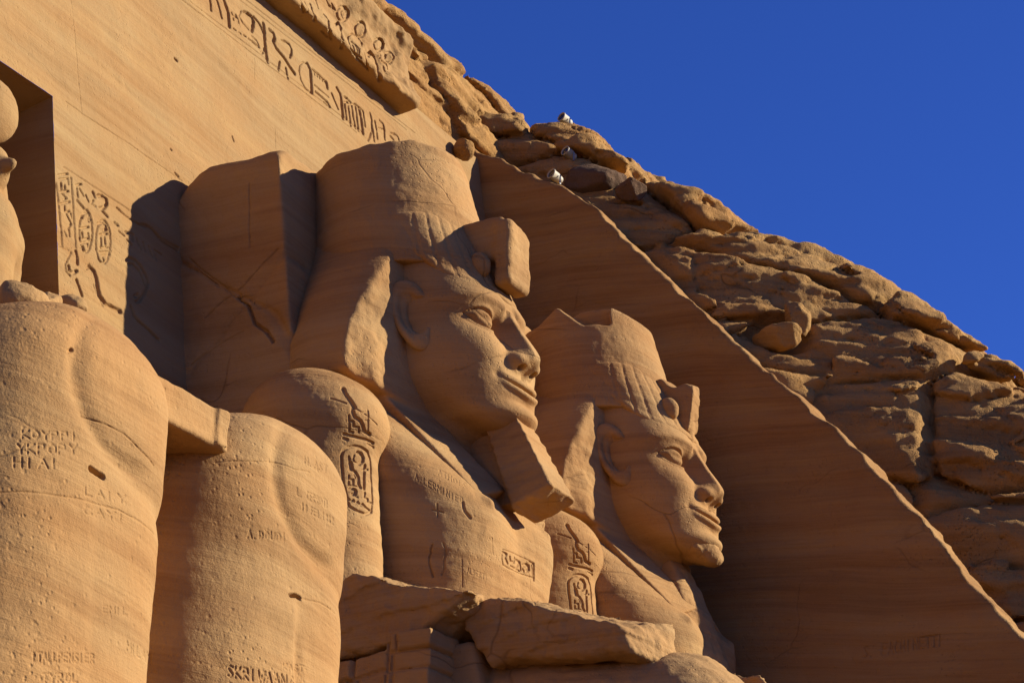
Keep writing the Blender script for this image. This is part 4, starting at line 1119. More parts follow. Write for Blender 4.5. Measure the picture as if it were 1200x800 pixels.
def pillar_sdf(X, Y, Z):
    P = np.stack([X, Y, Z], 1)
    hwid = 2.12 - .03 * (Z - 3)
    top = 3.98 + .12 * fbm(P * np.array([.8, .8, .1]), 3) - .45 * sstep(4.7, 5.6, Y) - .3 * sstep(1.7, 2.3, np.abs(X))
    f = np.maximum(np.abs(X) - hwid, np.abs(Y - 5.0) - 1.77)
    f = smax(f, Z - top, .18)
    f = smax(f, -5.7 - Z, .1)
    # weathered crack running down the flank, a chipped pocket beside it
    yc = table(Z, [-2, -.6, .3, .75, 1.3, 2.0, 2.6], [2.7, 3.0, 3.35, 3.55, 4.3, 5.2, 5.8], .03) + .05 * fbm(P * 3, 2)
    f += np.where(X < -1.5, .07 * np.exp(-((Y - yc) / (.05 + .05 * sstep(1.3, 0, Z))) ** 2), 0)
    yc2 = 3.0 + 1.15 * (1.95 - Z) + .06 * fbm(P * 2.5, 2)
    f += np.where((X < -1.5) & (Z < 2.2) & (Z > 0), .045 * np.exp(-((Y - yc2) / .06) ** 2), 0)
    return f


def lap_sdf(X, Y, Z):
    P = np.stack([X, Y, Z], 1)
    ax = np.abs(X)
    th = cone(ax, Y, Z, (1.42, 2.4, -6.15), (1.42, -2.1, -6.75), 1.20, 1.14)
    sh = cone(ax, Y, Z, (1.42, -2.0, -7.0), (1.42, -1.5, -14.5), 1.12, 1.0)
    f = smin(th, sh, .3)
    kilt = box(X, Y, Z, (0, -.2, -6.9), (1.3, 2.2, .7), .1)
    f = smin(f, kilt, .1)
    f -= .06 * np.exp(-((Z + 6.35 + .12 * Y) / .14) ** 2) * sstep(-1.6, -1.2, Y)
    return f + .05 * fbm(P * np.array([.6, .6, 1.6]), 3)


def ledges(P, T, amp):
    w = (P[:, 2] + .12 * P[:, 1]) / T + .6 * perlin(P * .8 + 3)
    k = np.floor(w); u = w - k
    off = np.mod(np.sin(k * 91.7) * 437.5, 1.0)
    return amp * (u + .9 * (off - .5)) * (.5 + perlin(P * .9 + 8))


def forearm_sdf(X, Y, Z):
    P = np.stack([X, Y, Z], 1)
    n = fbm(P * np.array([1.1, 1.1, 1.4]), 4)
    top = table(Y, [-3, -2.3, -1.2, -.3, .0, .3, .6, 2], [-5.46, -5.36, -5.02, -4.68, -4.60, -4.66, -4.85, -5.2], .08)
    f = np.maximum(np.abs(X + 2.15) - .62 - .06 * (Z + 5), Z - top - .22 * (X + 2.1))
    th = table(Y, [-2.5, -1.5, -.5, .6], [.50, .66, .98, 1.25], .1)
    f = smax(f, (top - th) - Z, .18)
    f = smax(f, -2.16 - .25 * (X + 2.1) - Y, .14)
    f = smax(f, Y - .50 - .4 * (Z + 5), .06)
    return f + .06 * n + .05 * np.abs(perlin(P * 2.1)) + ledges(P, .34, .055)


def elbow_sdf(X, Y, Z):
    P = np.stack([X, Y, Z], 1)
    n = fbm(P * np.array([1.0, 1.0, 1.5]), 4)
    top = table(Y, [-.5, .2, .6, 1.0, 1.55, 1.9, 2.2, 3], [-4.95, -4.68, -4.52, -4.48, -4.24, -4.10, -4.30, -4.5], .08)
    f = np.maximum(np.abs(X + 2.35) - .98, Z - top - .15 * (X + 2.6))
    bot = table(Y, [-.5, .1, .5, .9, 1.6, 3.5], [-4.80, -4.92, -5.15, -5.38, -5.5, -5.6], .08)
    f = smax(f, bot - Z, .12)
    f = smax(f, .18 + .40 * (X + 2.6) - Y, .05)
    f = smax(f, Y - 3.2, .1)
    return f + .08 * n + .07 * np.abs(perlin(P * 1.9 + 4)) + ledges(P, .40, .075)


def throne_sdf(X, Y, Z):
    P = np.stack([X, Y, Z], 1)
    f = box(X, Y, Z, (0, 3.0, -9.6), (2.75, 2.7, 4.25), .12)
    return f + .08 * fbm(P * np.array([.5, .5, 1.2]), 3)


def mirror_copy(o, name, parent):
    me = o.data.copy()
    me.transform(Matrix.Scale(-1, 4, (1, 0, 0)))
    me.flip_normals()
    c = bpy.data.objects.new(name, me)
    COL.objects.link(c)
    c.parent = parent
    return c


def share(o, parent):
    c = o.copy()
    COL.objects.link(c)
    c.parent = parent
    return c


colA = thing('colossal_statue', 'seated stone king with long squared beard, nearer of the two intact faces', 'statue', (7, 0, 0), 'colossal seated statues along the temple front')
colB = thing('colossal_statue', 'seated stone king with beard broken off and notched crown, beside the shaded end wall', 'statue', (14.2, 0, 0), 'colossal seated statues along the temple front')
headA = part('head', face_sdf, (-1.5, -.2, -3.0), (1.5, 3.4, 2.2), .022, M_STATUE, colA, dict(strata=.003, rough=.005, lump=.006))
earA = part('ear', ear_sdf, (-2, .9, -.2), (-.8, 2.5, 1.5), .02, M_STATUE, colA, dict(strata=.004, rough=.004, lump=.004))
nemA = part('headdress', nemes_sdf, (-2.8, -.1, -3.4), (2.8, 4.6, 2.9), .026, M_STATUE, colA, WK)
crownA = part('crown', crown_sdf, (-1.7, .7, 1.5), (1.7, 4.1, 5.0), .03, M_STATUE, colA, dict(strata=.007, rough=.012, lump=.03))
part('cobra_ornament', uraeus_sdf, (-.7, -.4, .8), (.7, 1.3, 2.8), .02, M_STATUE, colA, WK)
coilA = part('coil', coil_sdf, (-.8, .2, 1.0), (-.1, 1.1, 2.0), .02, M_STATUE, colA, WK)
part('beard', beard_sdf, (-.7, -.6, -3.2), (.7, 2.4, -.6), .022, M_STATUE, colA, WK)
torA = part('torso', torso_sdf, (-2.7, .3, -6), (2.7, 5, .4), .028, M_STATUE, colA, WK)
torB = part('torso', torso_sdf, (-2.7, .3, -6), (2.7, 5, .4), .035, M_STATUE, colB, WK, seed=5.0)
engrave(torA, 'torso', (7, 0, 0))
armA = part('upper_arm', arm_sdf, (-4, 1.4, -5.6), (-1.3, 4.4, -.2), .022, M_STATUE, colA, WK)
engrave(armA, 'upper_arm', (7, 0, 0))
pilA = part('back_pillar', pillar_sdf, (-2.6, 2.7, -6.1), (2.6, 7.0, 4.4), .05, M_STATUE, colA, dict(strata=.015, rough=.015, lump=.03))
engrave(pilA, 'back_pillar', (7, 0, 0), 3)
WL = dict(strata=.03, rough=.035, lump=.04)
lapA = part('lap', lap_sdf, (-3.2, -3.6, -15.6), (3.2, 4.2, -4.6), .06, M_STATUE, colA, WL)
foreA = part('forearm', forearm_sdf, (-3.2, -2.9, -7.2), (-1.2, 1.0, -3.8), .03, M_STATUE, colA, WL)
part('elbow_stub', elbow_sdf, (-3.7, -.5, -6.2), (-1.0, 3.6, -3.6), .03, M_STATUE, colA, WL)
thrA = part('throne', throne_sdf, (-3.2, 0, -14.2), (3.2, 6.1, -5.0), .07, M_STATUE, colA, WL)
mirror_copy(earA, 'ear', colA)
mirror_copy(coilA, 'coil', colA)
mirror_copy(armA, 'upper_arm', colA)
mirror_copy(foreA, 'forearm', colA)
for o in (headA, earA, nemA, coilA, armA, pilA, lapA, foreA, thrA):
    share(o, colB)
for n_, o in (('ear', earA), ('coil', coilA), ('upper_arm', armA), ('forearm', foreA)):
    mirror_copy(o, n_, colB)
part('crown', crown_broken_sdf, (-1.7, .7, 1.5), (1.7, 4.1, 5.0), .03, M_STATUE, colB, dict(strata=.007, rough=.012, lump=.03), seed=31.0)
part('cobra_ornament', uraeus_broken_sdf, (-.7, -.4, .8), (.7, 1.3, 2.8), .022, M_STATUE, colB, WK)
part('chin_stump', chin_stump_sdf, (-.8, -.2, -1.8), (.8, 1.4, -.6), .022, M_STATUE, colB, WK)
part('neck_shard', neck_shard_sdf, (-1.3, .2, -3.7), (1.5, 3.5, -.7), .028, M_STATUE, colB, WK)

# ------------------------------------------------------------------ the broken colossus: knees and shins only
LX, RX = -8.18, -5.28
def leg_sdf_at(cx, shin=1.0):
    def fn(x, y, z):
        a = x - cx
        zz = z - 9.4
        hw = table(zz, [-10, -7, -4, -2.6, -1.5, -.4, .3], [1.42, 1.46, 1.47, 1.45, 1.42, 1.40, 1.38], .25)
        yf = table(zz, [-10, -5, -3.2, -2.4, -1.7, -1.0, -.4, .3], [-9.0, -9.12, -9.16, -9.18, -9.20, -9.24, -9.22, -9.15], .2)
        r = superell(np.abs(a), y, hw, -7.70, -7.70 - yf, 1.25, 2.75)
        sh = (r - 1) * 1.3
        th = np.sqrt((np.maximum(np.abs(a) - .55, 0)) ** 2 + np.maximum(np.abs(zz + 1.42) - .40, 0) ** 2 + np.maximum(np.abs(y + 5.0) - 2.7, 0) ** 2) - .74
        f = smax(sh, (zz - .10 + .30 * a * a + .10 * np.clip(-8.2 - y, 0, 2) ** 2) * .85, .40)
        f = smin(f, th, .12)
        fr = sstep(-7.4, -8.3, y)
        # kneecap: an oval with a furrow along its inner and lower rim, shin swell below
        u, v = (a - .26), (zz + .66)
        rk = np.sqrt((u / .74) ** 2 + (v / .66) ** 2)
        m = sstep(.9, -.5, u * .75 + v * 1.1)
        f += fr * .030 * np.exp(-((rk - 1.04) / .11) ** 2) * m * sstep(.55, -.1, u)
        f -= fr * .030 * sstep(1.08, .55, rk) * sstep(.6, .1, v)
        low = zz + .62 + .55 + .35 * np.clip(a - .5, 0, 2) * -.2
        f += fr * .03 * np.exp(-((zz + 1.42 + .22 * (a - .3)) / .13) ** 2) * sstep(-.1, .4, a)
        hx = a - (-.14 + .10 * np.exp(-((zz + 3.2) / .9) ** 2))
        top = sstep(-1.72, -1.98, zz + .35 * np.clip(a + .1, -2, 2) ** 2)
        f -= fr * .06 * shin * top * sstep(.10, -.10, hx)
        f += fr * .025 * shin * sstep(-1.9, -2.3, zz) * np.exp(-((hx - .03) / .07) ** 2)
        return f
    return fn


def kilt_sdf(x, y, z):
    P = np.stack([x, y, z], 1)
    f = box(x, y, z, (-7.05, -7.0, 8.95), (.75, 2.02, .19), .02)
    f = np.minimum(f, box(x, y, z, (-6.44, -7.0, 8.96), (.09, 2.055, .185), .02))
    return f + .015 * fbm(P * 3, 2)


colC = thing('colossal_statue', 'broken stone colossus of which only two giant knees and shins remain', 'statue', (-7, 0, 0), 'colossal seated statues along the temple front')
def wpart(name, fn, lo, hi, h, mat, parent, wk, off=(0, 0, 0), seed=0.0, whole=True):
    v, f = surface_nets(fn, lo, hi, h)
    if not whole: v, f = largest(v, f)
    n = vnormals(v, f)
    v = weather(v, n, seed=seed, **wk)
    return build(name, v - np.array(off), f, mat, parent)
OFFC = (-7, 0, 0)
WLEG = dict(strata=.006, rough=.005, lump=.016)
leg1 = wpart('leg', leg_sdf_at(LX, .15), (LX - 1.6, -9.7, 5.6), (LX + 1.6, -1.5, 10.0), .03, M_STATUE, colC, WLEG, OFFC)
leg2 = wpart('leg', leg_sdf_at(RX), (RX - 1.6, -9.7, 5.6), (RX + 1.6, -1.5, 10.0), .03, M_STATUE, colC, WLEG, OFFC)
engrave(leg1, 'leg', OFFC, 3); engrave(leg2, 'leg', OFFC, 3)
wpart('kilt_hem', kilt_sdf, (-7.9, -9.3, 8.5), (-6.1, -4.8, 9.5), .025, M_STATUE, colC, WK, OFFC)

# ------------------------------------------------------------------ temple front (one tall leaning sheet with a niche)
NX0, NX1, NZ0, NZ1, ND = -1.62, 1.62, 9.0, 19.17, 1.7
def front_mesh():
    xs = np.concatenate([np.linspace(-20, NX0, 40), np.linspace(NX0, NX1, 70)[1:], np.arange(NX1 + .025, 16.62, .025)])
    zs = np.concatenate([np.linspace(0, NZ0, 16), np.linspace(NZ0, 14.4, 24)[1:], np.linspace(14.4, NZ1, 200)[1:], np.arange(NZ1 + .025, 25.3, .025)])
    Xg, Zg = np.meshgrid(xs, zs, indexing='ij')
    v = np.stack([Xg.ravel(), fac_y(Zg.ravel()), Zg.ravel()], 1)
    n = np.tile(np.array([0, -math.cos(math.atan(BAT)), math.sin(math.atan(BAT))]), (len(v), 1))
    edge = np.zeros(len(v))
    w = weather(v, n, strata=.012, rough=.005, lump=.012)
    nz = len(zs)
    idx = np.arange(len(v)).reshape(len(xs), nz)
    cxm = (xs[:-1] + xs[1:]) / 2; czm = (zs[:-1] + zs[1:]) / 2
    keep = ~((cxm[:, None] > NX0) & (cxm[:, None] < NX1) & (czm[None] > NZ0) & (czm[None] < NZ1))
    q = np.stack([idx[:-1, :-1], idx[1:, :-1], idx[1:, 1:], idx[:-1, 1:]], -1)[keep]
    return w, q.reshape(-1, 4)


facade = thing('temple_facade', 'tall smooth sandstone temple front leaning back, with a niche and carved frieze', 'wall', (0, 0, 0))
fv, ff = front_mesh()
engrave(build('wall_face', fv, ff, M_WALL, facade), 'wall_face', cuts=1)
def quads(name, polys, mat, parent, smooth=False):
    v = []; f = []
    for p in polys:
        f.append([len(v) + i for i in range(4)]); v += p
    return build(name, np.array(v), np.array(f), mat, parent, smooth)
def fp(x, z, d=0.0): return (x, fac_y(z) + d, z)
quads('niche_recess', [
    [fp(NX1, NZ0), fp(NX1, NZ0, ND), fp(NX1, NZ1 - .3, ND), fp(NX1, NZ1)][::-1],
    [fp(NX0, NZ0), fp(NX0, NZ0, ND), fp(NX0, NZ1 - .3, ND), fp(NX0, NZ1)],
    [fp(NX0, NZ1), fp(NX0, NZ1 - .3, ND), fp(NX1, NZ1 - .3, ND), fp(NX1, NZ1)],
    [fp(NX0, NZ0), fp(NX1, NZ0), fp(NX1, NZ0, ND), fp(NX0, NZ0, ND)],
    [fp(NX0, NZ0, ND), fp(NX1, NZ0, ND), fp(NX1, NZ1 - .3, ND), fp(NX0, NZ1 - .3, ND)]], M_WALL, facade)

# projecting cornice with its roll, broken off towards the end wall
def cornice_sdf(x, y, z):
    P = np.stack([x, y, z], 1)
    yy = y - fac_y(z)
    end = 13.2 + .30 * fbm(P * np.array([.2, 1.2, 1.2]), 2)
    out = table(z, [24.6, 24.85, 25.1, 25.5, 26.0, 26.4, 26.8], [-.42, -.50, -.44, -.34, -.40, -.58, -.66], .05)
    rough = sstep(8.0, 12.6, x) * .24 * fbm(P * 1.3, 4)
    f = np.maximum(out + rough - yy, yy - .8) * .9
    bot = 24.82 + .10 * fbm(P * np.array([.8, .5, .5]), 3) - .02 * (x - 9)
    f = smax(f, bot - z, .10)
    f = smax(f, z - 26.5 - .08 * fbm(P * .9, 2), .08)
    f = smax(f, (x - end) * .9, .12)
    return np.maximum(f, -20 - x)
cv, cf = surface_nets(cornice_sdf, (3.5, .3, 24.4), (13.9, 3.6, 27.6), .035)
cn = vnormals(cv, cf)
cv = weather(cv, cn, strata=.02, rough=.014, lump=.03)
engrave(build('cornice', cv, cf, M_WALL, facade), 'cornice')
cb = surface_nets(cornice_sdf, (-20, .3, 24.4), (3.5, 3.6, 27.6), .12)
build('cornice_run', cb[0], cb[1], M_WALL, facade)

# ------------------------------------------------------------------ end wall of the cutting
RIM = [(3.2, 27.4), (1.79, 25.77), (0.64, 24.82), (-0.21, 24.38), (-1.46, 23.24), (-2.64, 21.75), (-3.95, 20.18), (-5.02, 18.92), (-6.05, 17.8), (-7.2, 16.43), (-7.97, 15.35), (-8.42, 14.69), (-9.15, 13.59), (-9.86, 12.69), (-14, 7.4), (-20, 0)]
RY = [p[0] for p in RIM][::-1]; RZ = [p[1] for p in RIM][::-1]
def endwall_sdf(x, y, z):
    P = np.stack([x, y, z], 1)
    side = 16.5 - x + .02 * (z - 20)
    zt = table(y, RY, RZ, .12) + .14 * fbm(P * np.array([.5, 1.1, 1.1]), 3) - .26 * np.abs(perlin(P * np.array([.8, 1.7, 1.7])))
    top = (z - zt) * .70
    f = smax(side, top, .03)
    f = smax(f, x - 17.45 - .25 * fbm(P * np.array([.3, .8, .8]), 3), .1)
    return np.maximum(f, y - 3.6)
endw = thing('end_wall', 'shaded sandstone end wall of the cutting with a thin sunlit sloping edge', 'wall', (16.5, 0, 0))
OFFE = (16.5, 0, 0)
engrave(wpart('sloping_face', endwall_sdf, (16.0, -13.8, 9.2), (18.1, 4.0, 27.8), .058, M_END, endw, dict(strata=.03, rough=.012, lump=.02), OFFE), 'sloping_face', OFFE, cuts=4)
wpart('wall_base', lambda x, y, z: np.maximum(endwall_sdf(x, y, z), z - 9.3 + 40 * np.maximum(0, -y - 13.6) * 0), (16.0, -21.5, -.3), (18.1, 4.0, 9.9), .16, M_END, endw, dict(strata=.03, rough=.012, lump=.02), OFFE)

# ------------------------------------------------------------------ natural cliff behind and above
def hash2(a, b):
    return np.mod(np.sin(a * 127.1 + b * 311.7) * 43758.5453, 1.0)

def beds(P, along, T, Lk, amp, seed):
    """stacked, jointed rock beds: each block bulges and sits a little in or out"""
    z = P[:, 2] + .06 * along + seed
    w = z / T + .55 * perlin(P * .16 + seed) + .18 * perlin(P * .55 + seed)
    k = np.floor(w); u = w - k
    wl = along / Lk + hash2(k, k * 0 + seed) * 3 + .30 * perlin(P * .4 + 5 + seed)
    j = np.floor(wl); v = wl - j
    off = (hash2(k, j + seed) - .5) * 2 * amp
    bul = (1 - np.abs(2 * u - 1) ** 3.2) * (1 - .55 * np.abs(2 * v - 1) ** 6)
    return off + .9 * amp * bul

ZC = [(-30, 1.5), (-16, 13.5), (-12.4, 16.6), (-9.65, 18.66), (-9.34, 19.05), (-8.18, 20.09), (-6.96, 21.1), (-6.26, 21.95), (-5.13, 22.72), (-4.16, 23.2), (-3.35, 23.32), (-2.97, 24.08), (-1.94, 24.73), (-0.99, 25.34), (-0.24, 26.40), (0.54, 27.15), (1.45, 27.45), (1.91, 27.4), (3, 28.4), (8, 30.5)]
def worley(P, seed):
    """nearest jittered-cell id value and distance gap to the second nearest"""
    I = np.floor(P)
    b1 = np.full(len(P), 9.0); b2 = np.full(len(P), 9.0); idv = np.zeros(len(P))
    for dx in (-1, 0, 1):
        for dy in (-1, 0, 1):
            for dz in (-1, 0, 1):
                c0 = I[:, 0] + dx; c1 = I[:, 1] + dy; c2 = I[:, 2] + dz
                h = np.sin(c0 * 12.9898 + c1 * 78.233 + c2 * 37.719 + seed) * 43758.5453
                h1 = h - np.floor(h); h = h * 7.13; h2 = h - np.floor(h); h = h * 3.71; h3 = h - np.floor(h)
                d = (c0 + h1 - P[:, 0]) ** 2 + (c1 + h2 - P[:, 1]) ** 2 + (c2 + h3 - P[:, 2]) ** 2
                m = d < b1
                b2 = np.where(m, b1, np.minimum(b2, d))
                idv = np.where(m, (h1 * 3.3 + h2 * 5.1) % 1.0, idv)
                b1 = np.minimum(b1, d)
    return idv, np.sqrt(b2) - np.sqrt(b1)


def cliff_sdf(x, y, z):
    P = np.stack([x, y, z], 1)
    zt = table(y, [p[0] for p in ZC], [p[1] - .35 for p in ZC], .12) + .10 * np.clip(x - 19, 0, 20)
    top = (z - zt) * .74
    side = (17.75 + .75 * sstep(-3.6, -6.5, y) + .35 * np.clip(z - table(y, RY, RZ, .3), 0, 9) - x) * .93
    f = smax(top, side, 1.1)
    W = P + .55 * np.stack([perlin(P * .35), perlin(P * .35 + 9), perlin(P * .35 + 19)], 1) + .12 * np.stack([perlin(P * 1.3), perlin(P * 1.3 + 9), perlin(P * 1.3 + 19)], 1)
    idv, gap = worley(W * np.array([.27, .24, .52]), 2.0)
    id2, gap2 = worley(W * np.array([.8, .7, 1.9]) + 3.0, 5.0)
    f -= .62 * (idv - .45) + .20 * (1 - np.exp(-gap / .07)) - .26 * np.exp(-(gap / .040) ** 2)
    f -= .26 * (id2 - .5) - .06 * np.exp(-(gap2 / .06) ** 2)
    f -= .45 * beds(P, y + .4 * x, .42, 2.4, .12, 2.0)
    f += .07 * fbm(P * 1.3, 4, .55) + .10 * np.abs(perlin(P * np.array([.7, .7, 2.2]))) 
    f = smax(f, -ell(x, y, z, (18.2, -4.9, 20.3), (.55, .85, .55)), .15)
    return np.maximum(f, 17.5 + .95 * sstep(-4.6, -6.6, y) - x)

M_CL = M_ROCK
cl = wpart('cliff', cliff_sdf, (17.2, -15.5, 9.0), (27, 7.5, 31.5), .072, M_CL, None, dict(strata=.05, rough=.03, lump=.02), whole=False)
tag(cl, kind='structure')

def top_sdf(x, y, z):
    P = np.stack([x, y, z], 1)
    yy = y - fac_y(z)
    rough = sstep(12.7, 13.6, x)
    face = .10 + .28 * sstep(26.35, 26.7, z) * (1 - .5 * rough) + .30 * np.clip(z - 27.2, 0, 9) - .10 * rough * sstep(25.0, 25.6, z)
    face = face + .22 * sstep(14.8, 15.6, x) * sstep(25.9, 25.3, z)
    f = (face - yy) * .9
    zt = 28.1 + .12 * np.clip(y - 2.0, 0, 9) + .25 * fbm(P * np.array([.5, .3, .3]), 3)
    f = smax(f, (z - zt) * .9, .35)
    Q = (P + .25 * np.stack([perlin(P * .9), perlin(P * .9 + 9), perlin(P * .9 + 19)], 1)) * np.array([.40, .7, 1.15])
    idv, gap = worley(Q, 3.0)
    id2, gap2 = worley(Q * 2.3 + 5.0, 11.0)
    f += (.46 * (idv - .5) + .09 * (id2 - .5) + .10 * np.exp(-(gap / .10) ** 2) + .04 * np.exp(-(gap2 / .12) ** 2)) * sstep(-.4, .5, rough + sstep(26.3, 26.7, z) - .3)
    f += .06 * fbm(P * 1.6, 4)
    f = smax(f, 24.75 + .3 * fbm(P * .8, 2) - z, .1)
    return np.maximum(f, yy - 5)
ct = wpart('cliff_top', top_sdf, (2, -.6, 24.3), (20.0, 9.0, 30.5), .062, M_CL, None, dict(strata=.02, rough=.02, lump=.02), whole=False)
engrave(ct, 'cliff_top')
tag(ct, kind='structure')

# ------------------------------------------------------------------ loose stones
def stone(name, label, cat, c, r, seed, mat, rot=0.0, group=None, sharp=.35, h=None):
    rs = np.random.RandomState(seed)
    pl = rs.normal(size=(11, 3)); pl /= np.linalg.norm(pl, axis=1)[:, None]
    dd = .58 + .26 * rs.rand(11)
    r = np.array(r, float)
    def fn(X, Y, Z):
        Q = np.stack([X / r[0], Y / r[1], Z / r[2]], 1)
        f = np.linalg.norm(Q, axis=1) - 1
        pd = (Q @ pl.T - dd).max(1)
        return (smax(f, pd, .05) + .07 * fbm(Q * 2.4 + seed, 4, .6)) * r.min()
    h = h or r.max() / 16
    v, f = surface_nets(fn, -r * 1.3, r * 1.3, h)
    o = build(name, v, f, mat)
    o.location = c; o.rotation_euler = (0, 0, rot)
    return tag(o, label, cat, group)

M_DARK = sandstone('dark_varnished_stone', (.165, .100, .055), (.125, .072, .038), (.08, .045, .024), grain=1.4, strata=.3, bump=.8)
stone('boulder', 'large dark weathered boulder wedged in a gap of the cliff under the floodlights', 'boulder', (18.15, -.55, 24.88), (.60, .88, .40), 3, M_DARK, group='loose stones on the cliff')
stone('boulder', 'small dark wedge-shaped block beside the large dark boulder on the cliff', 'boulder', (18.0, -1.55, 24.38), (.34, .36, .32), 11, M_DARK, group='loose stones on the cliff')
stone('boulder', 'rounded stone sunk in the dark hollow behind the sloping wall edge', 'boulder', (18.0, -4.85, 20.1), (.4, .55, .32), 5, M_ROCK, group='loose stones on the cliff')
stone('boulder', 'upright stone leaning above the rounded one in the dark cliff hollow', 'boulder', (18.35, -5.15, 20.6), (.36, .30, .48), 8, M_ROCK, group='loose stones on the cliff')
stone('boulder', 'knob of rock standing behind the crown of the bearded statue', 'boulder', (15.5, 1.30, 24.95), (.22, .24, .30), 21, M_ROCK, group='loose stones on the cliff')
stone('rubble_stone', 'brown stone lump lying on the broken lap, at the picture edge', 'stone', (-8.15, -8.0, 9.74), (.30, .28, .20), 4, M_STATUE, group='rubble on the broken lap')
stone('rubble_stone', 'middle brown stone between two others on the broken lap', 'stone', (-7.80, -8.0, 9.86), (.15, .2, .16), 14, M_STATUE, group='rubble on the broken lap')
stone('rubble_stone', 'pale stone at the right end of the rubble on the broken lap', 'stone', (-7.50, -8.0, 9.92), (.18, .22, .17), 9, M_WALL, group='rubble on the broken lap')

# ------------------------------------------------------------------ standing figure in the niche
fig = thing('niche_statue', 'standing stone figure crowned by a big sun disc inside the wall niche', 'statue', (0, .6, 9.0))
def fig_body(x, y, z):
    ax = np.abs(x)
    f = cone(ax, y, z, (0, .55, 14.2), (0, .55, 16.1), .62, .66)
    f = smin(f, ell(ax, y, z, (.52, .55, 16.0), (.38, .45, .42)), .15)
    f = smin(f, cone(ax, y, z, (.70, .5, 15.9), (.72, .45, 13.4), .24, .19), .08)
    f = smin(f, cone(ax, y, z, (.34, .5, 13.9), (.34, .4, 9.2), .42, .34), .1)
    f = smin(f, ell(ax, y, z, (0, .45, 17.0), (.34, .42, .46)), .08)
    f = smin(f, ell(ax, y, z, (0, .05, 17.0), (.10, .22, .12)), .08)
    wig = cone(ax, y, z, (.22, .6, 17.2), (.42, .45, 16.1), .26, .22)
    return smin(f, wig, .08)
def fig_disc(x, y, z):
    return ell(x, y, z, (0, .45, 18.05), (.52, .30, .52))
wpart('body', fig_body, (-1.2, -.4, 8.8), (1.2, 1.4, 17.8), .035, M_WALL, fig, WK, (0, .6, 9.0))
wpart('sun_disc', fig_disc, (-.7, 0, 17.3), (.7, .9, 18.8), .03, M_WALL, fig, WK, (0, .6, 9.0))

# ------------------------------------------------------------------ masonry pier under the broken forearm
def pier_sdf(x, y, z):
    P = np.stack([x, y, z], 1)
    n = fbm(P * 1.8, 3)
    zt = np.where(y < -4.45, 10.20, 9.98 + .10 * perlin(P * 1.3) - .12 * (y + 4.4))
    hc = .29
    k = np.floor((zt - z) / hc); u = ((zt - z) / hc) - k
    vv = y / np.where(hash2(k, k * 0 + 3) > .5, .72, .55) + hash2(k, k * 0 + 1) * 3
    j = np.floor(vv); w = vv - j
    near = (hash2(k, j) - .5) * .10
    f = box(x, y, z, (4.0, -3.9, 5.1), (.40, 1.32, 5.1), .03)
    f = np.maximum(np.maximum(3.62 + near + .03 * n - x, x - 4.4), np.maximum(-5.20 + .06 * (hash2(k, k * 0 + 9) - .5) + .03 * n - y, y + 2.5))
    f = smax(f, z - zt - .03 * n, .03)
    gr = np.maximum(np.exp(-(np.minimum(u, 1 - u) * hc / .022) ** 2), np.exp(-(np.minimum(w, 1 - w) * .6 / .022) ** 2) * (y > -4.75))
    gr = np.maximum(gr, np.exp(-((y + 4.5) / .025) ** 2))
    return f + .06 * gr
pier = wpart('masonry_pier', pier_sdf, (3.4, -5.5, 7.0), (4.6, -2.3, 10.5), .024, M_STATUE, None, dict(strata=.004, rough=.012, lump=.012))
tag(pier, 'rough masonry pier of squared blocks propping the broken forearm of the bearded statue', 'pier')

# ------------------------------------------------------------------ floodlights on the cliff
def plain(name, col, rough=.5, metal=0.0):
    m, t = nodes_mat(name)
    b = t.nodes.new('ShaderNodeBsdfPrincipled'); o = t.nodes.new('ShaderNodeOutputMaterial')
    n = t.nodes.new('ShaderNodeTexNoise'); n.inputs['Scale'].default_value = 30
    mx = t.nodes.new('ShaderNodeMix'); mx.data_type = 'RGBA'
    mx.inputs['A'].default_value = (*col, 1); mx.inputs['B'].default_value = (*[c * .72 for c in col], 1)
    t.links.new(n.outputs['Fac'], mx.inputs['Factor']); t.links.new(mx.outputs['Result'], b.inputs['Base Color'])
    b.inputs['Roughness'].default_value = rough; b.inputs['Metallic'].default_value = metal
    t.links.new(b.outputs[0], o.inputs['Surface'])
    return m
M_CREAM = plain('cream_paint', (.46, .39, .26), .6)
M_GLASS = plain('dark_lens', (.03, .03, .035), .15)
M_STEEL = plain('grey_steel', (.25, .24, .22), .5, .6)

def lathe(prof, n=24):
    v = []; f = []
    for r, z in prof:
        for i in range(n):
            a = 2 * math.pi * i / n
            v.append((r * math.cos(a), r * math.sin(a), z))
    for k in range(len(prof) - 1):
        for i in range(n):
            f.append((k * n + i, k * n + (i + 1) % n, (k + 1) * n + (i + 1) % n, (k + 1) * n + i))
    return np.array(v, float), np.array(f)

def bars(segs, w, t):
    v = []; f = []
    for a, b in segs:
        a = Vector(a); b = Vector(b); d = (b - a).normalized()
        s_ = d.cross(Vector((.3, .2, .9))).normalized() * w; u_ = d.cross(s_).normalized() * t
        i = len(v)
        for p in (a, b):
            for e1, e2 in ((-1, -1), (1, -1), (1, 1), (-1, 1)):
                v.append(tuple(p + s_ * e1 + u_ * e2))
        f += [(i, i + 1, i + 5, i + 4), (i + 1, i + 2, i + 6, i + 5), (i + 2, i + 3, i + 7, i + 6), (i + 3, i, i + 4, i + 7), (i, i + 3, i + 2, i + 1), (i + 4, i + 5, i + 6, i + 7)]
    return np.array(v, float), np.array(f)

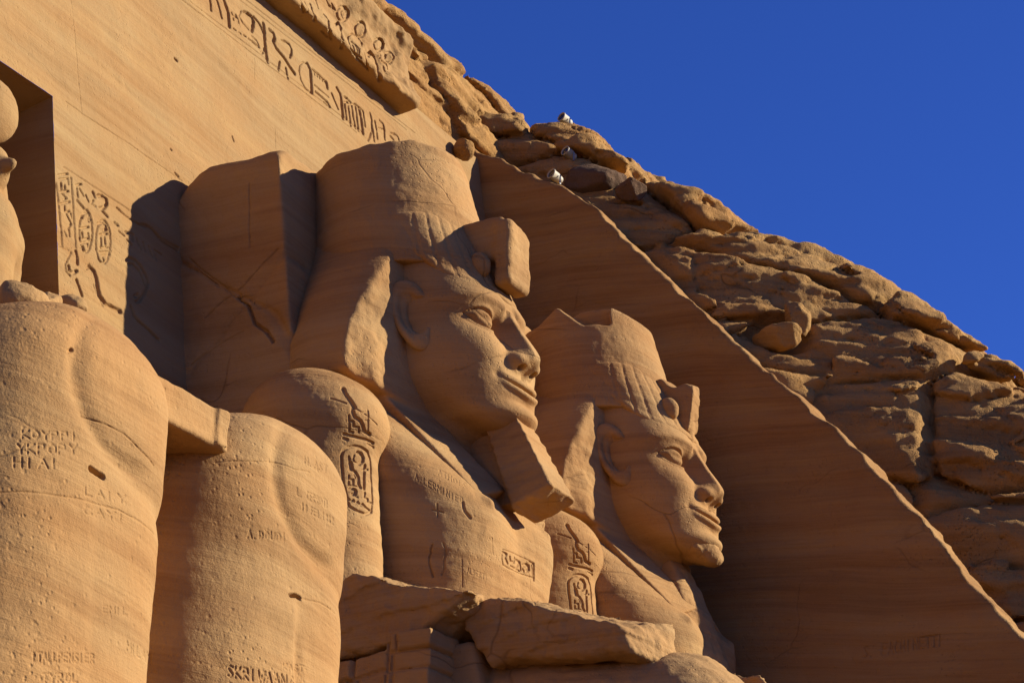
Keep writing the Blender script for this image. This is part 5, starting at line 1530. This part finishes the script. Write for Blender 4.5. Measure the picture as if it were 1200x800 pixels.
AX = Vector((-.78, .25, .22)).normalized()
ROT = AX.to_track_quat('Z', 'Y').to_matrix()
def rotv(v): return np.array([tuple(ROT @ Vector(p)) for p in v]) + np.array([0, 0, .30])
def ground_z(x, y, hi=30.0):
    zz = np.arange(hi, 20, -.01)
    o = np.ones_like(zz)
    d = np.minimum(cliff_sdf(x * o, y * o, zz), endwall_sdf(x * o, y * o, zz))
    return float(zz[np.argmax(d < 0)])
lamp0 = thing('floodlight', 'cream floodlight standing highest, against the sky on the cliff top', 'floodlight', (19.0, .58, ground_z(19.0, .58) - .02), 'floodlights on the cliff')
v, f = lathe([(0.001, -.24), (.10, -.24), (.13, -.20), (.14, -.06), (.165, -.02), (.165, .20), (.18, .20), (.18, .24), (.15, .24), (.15, .19)])
build('housing', rotv(v), f, M_CREAM, lamp0)
v, f = lathe([(.152, .195), (.10, .205), (0.001, .208)])
build('lens', rotv(v), f, M_GLASS, lamp0)
side = Vector((AX.y, -AX.x, 0)).normalized() * .20
c0 = Vector((0, 0, .30))
v, f = bars([(c0 + side, side * .9 + Vector((0, 0, .02))), (c0 - side, -side * .9 + Vector((0, 0, .02))), (side, -side), ((0, 0, .04), (0, 0, -.25))], .022, .012)
build('bracket', v, f, M_STEEL, lamp0, False)
lamp0.scale = (.68, .68, .68)
def lamp_copy(loc, label):
    r_ = lamp0.copy(); COL.objects.link(r_); r_.location = loc; r_['label'] = label
    for ch in lamp0.children:
        c_ = ch.copy(); COL.objects.link(c_); c_.parent = r_
    return r_
lamp_copy((16.72, -.34, ground_z(16.72, -.34) - .03), 'cream floodlight nearest the wall edge, lowest of the three')
lamp_copy((17.92, -.07, 25.40), 'cream floodlight between the other two, in front of the cliff face')

# ------------------------------------------------------------------ ground
def ground():
    a = np.concatenate([-np.geomspace(40, 3000, 14)[::-1], np.linspace(-36, 36, 37), np.geomspace(40, 3000, 14)])
    X, Y = np.meshgrid(a, a, indexing='ij')
    P = np.stack([X.ravel(), Y.ravel(), np.zeros(X.size)], 1)
    P[:, 2] = .05 * fbm(P * .3, 3)
    n = len(a); i = np.arange(n * n).reshape(n, n)
    q = np.stack([i[:-1, :-1], i[1:, :-1], i[1:, 1:], i[:-1, 1:]], -1).reshape(-1, 4)
    return P, q
gv, gf = ground()
tag(build('ground', gv, gf, M_SAND), kind='structure')
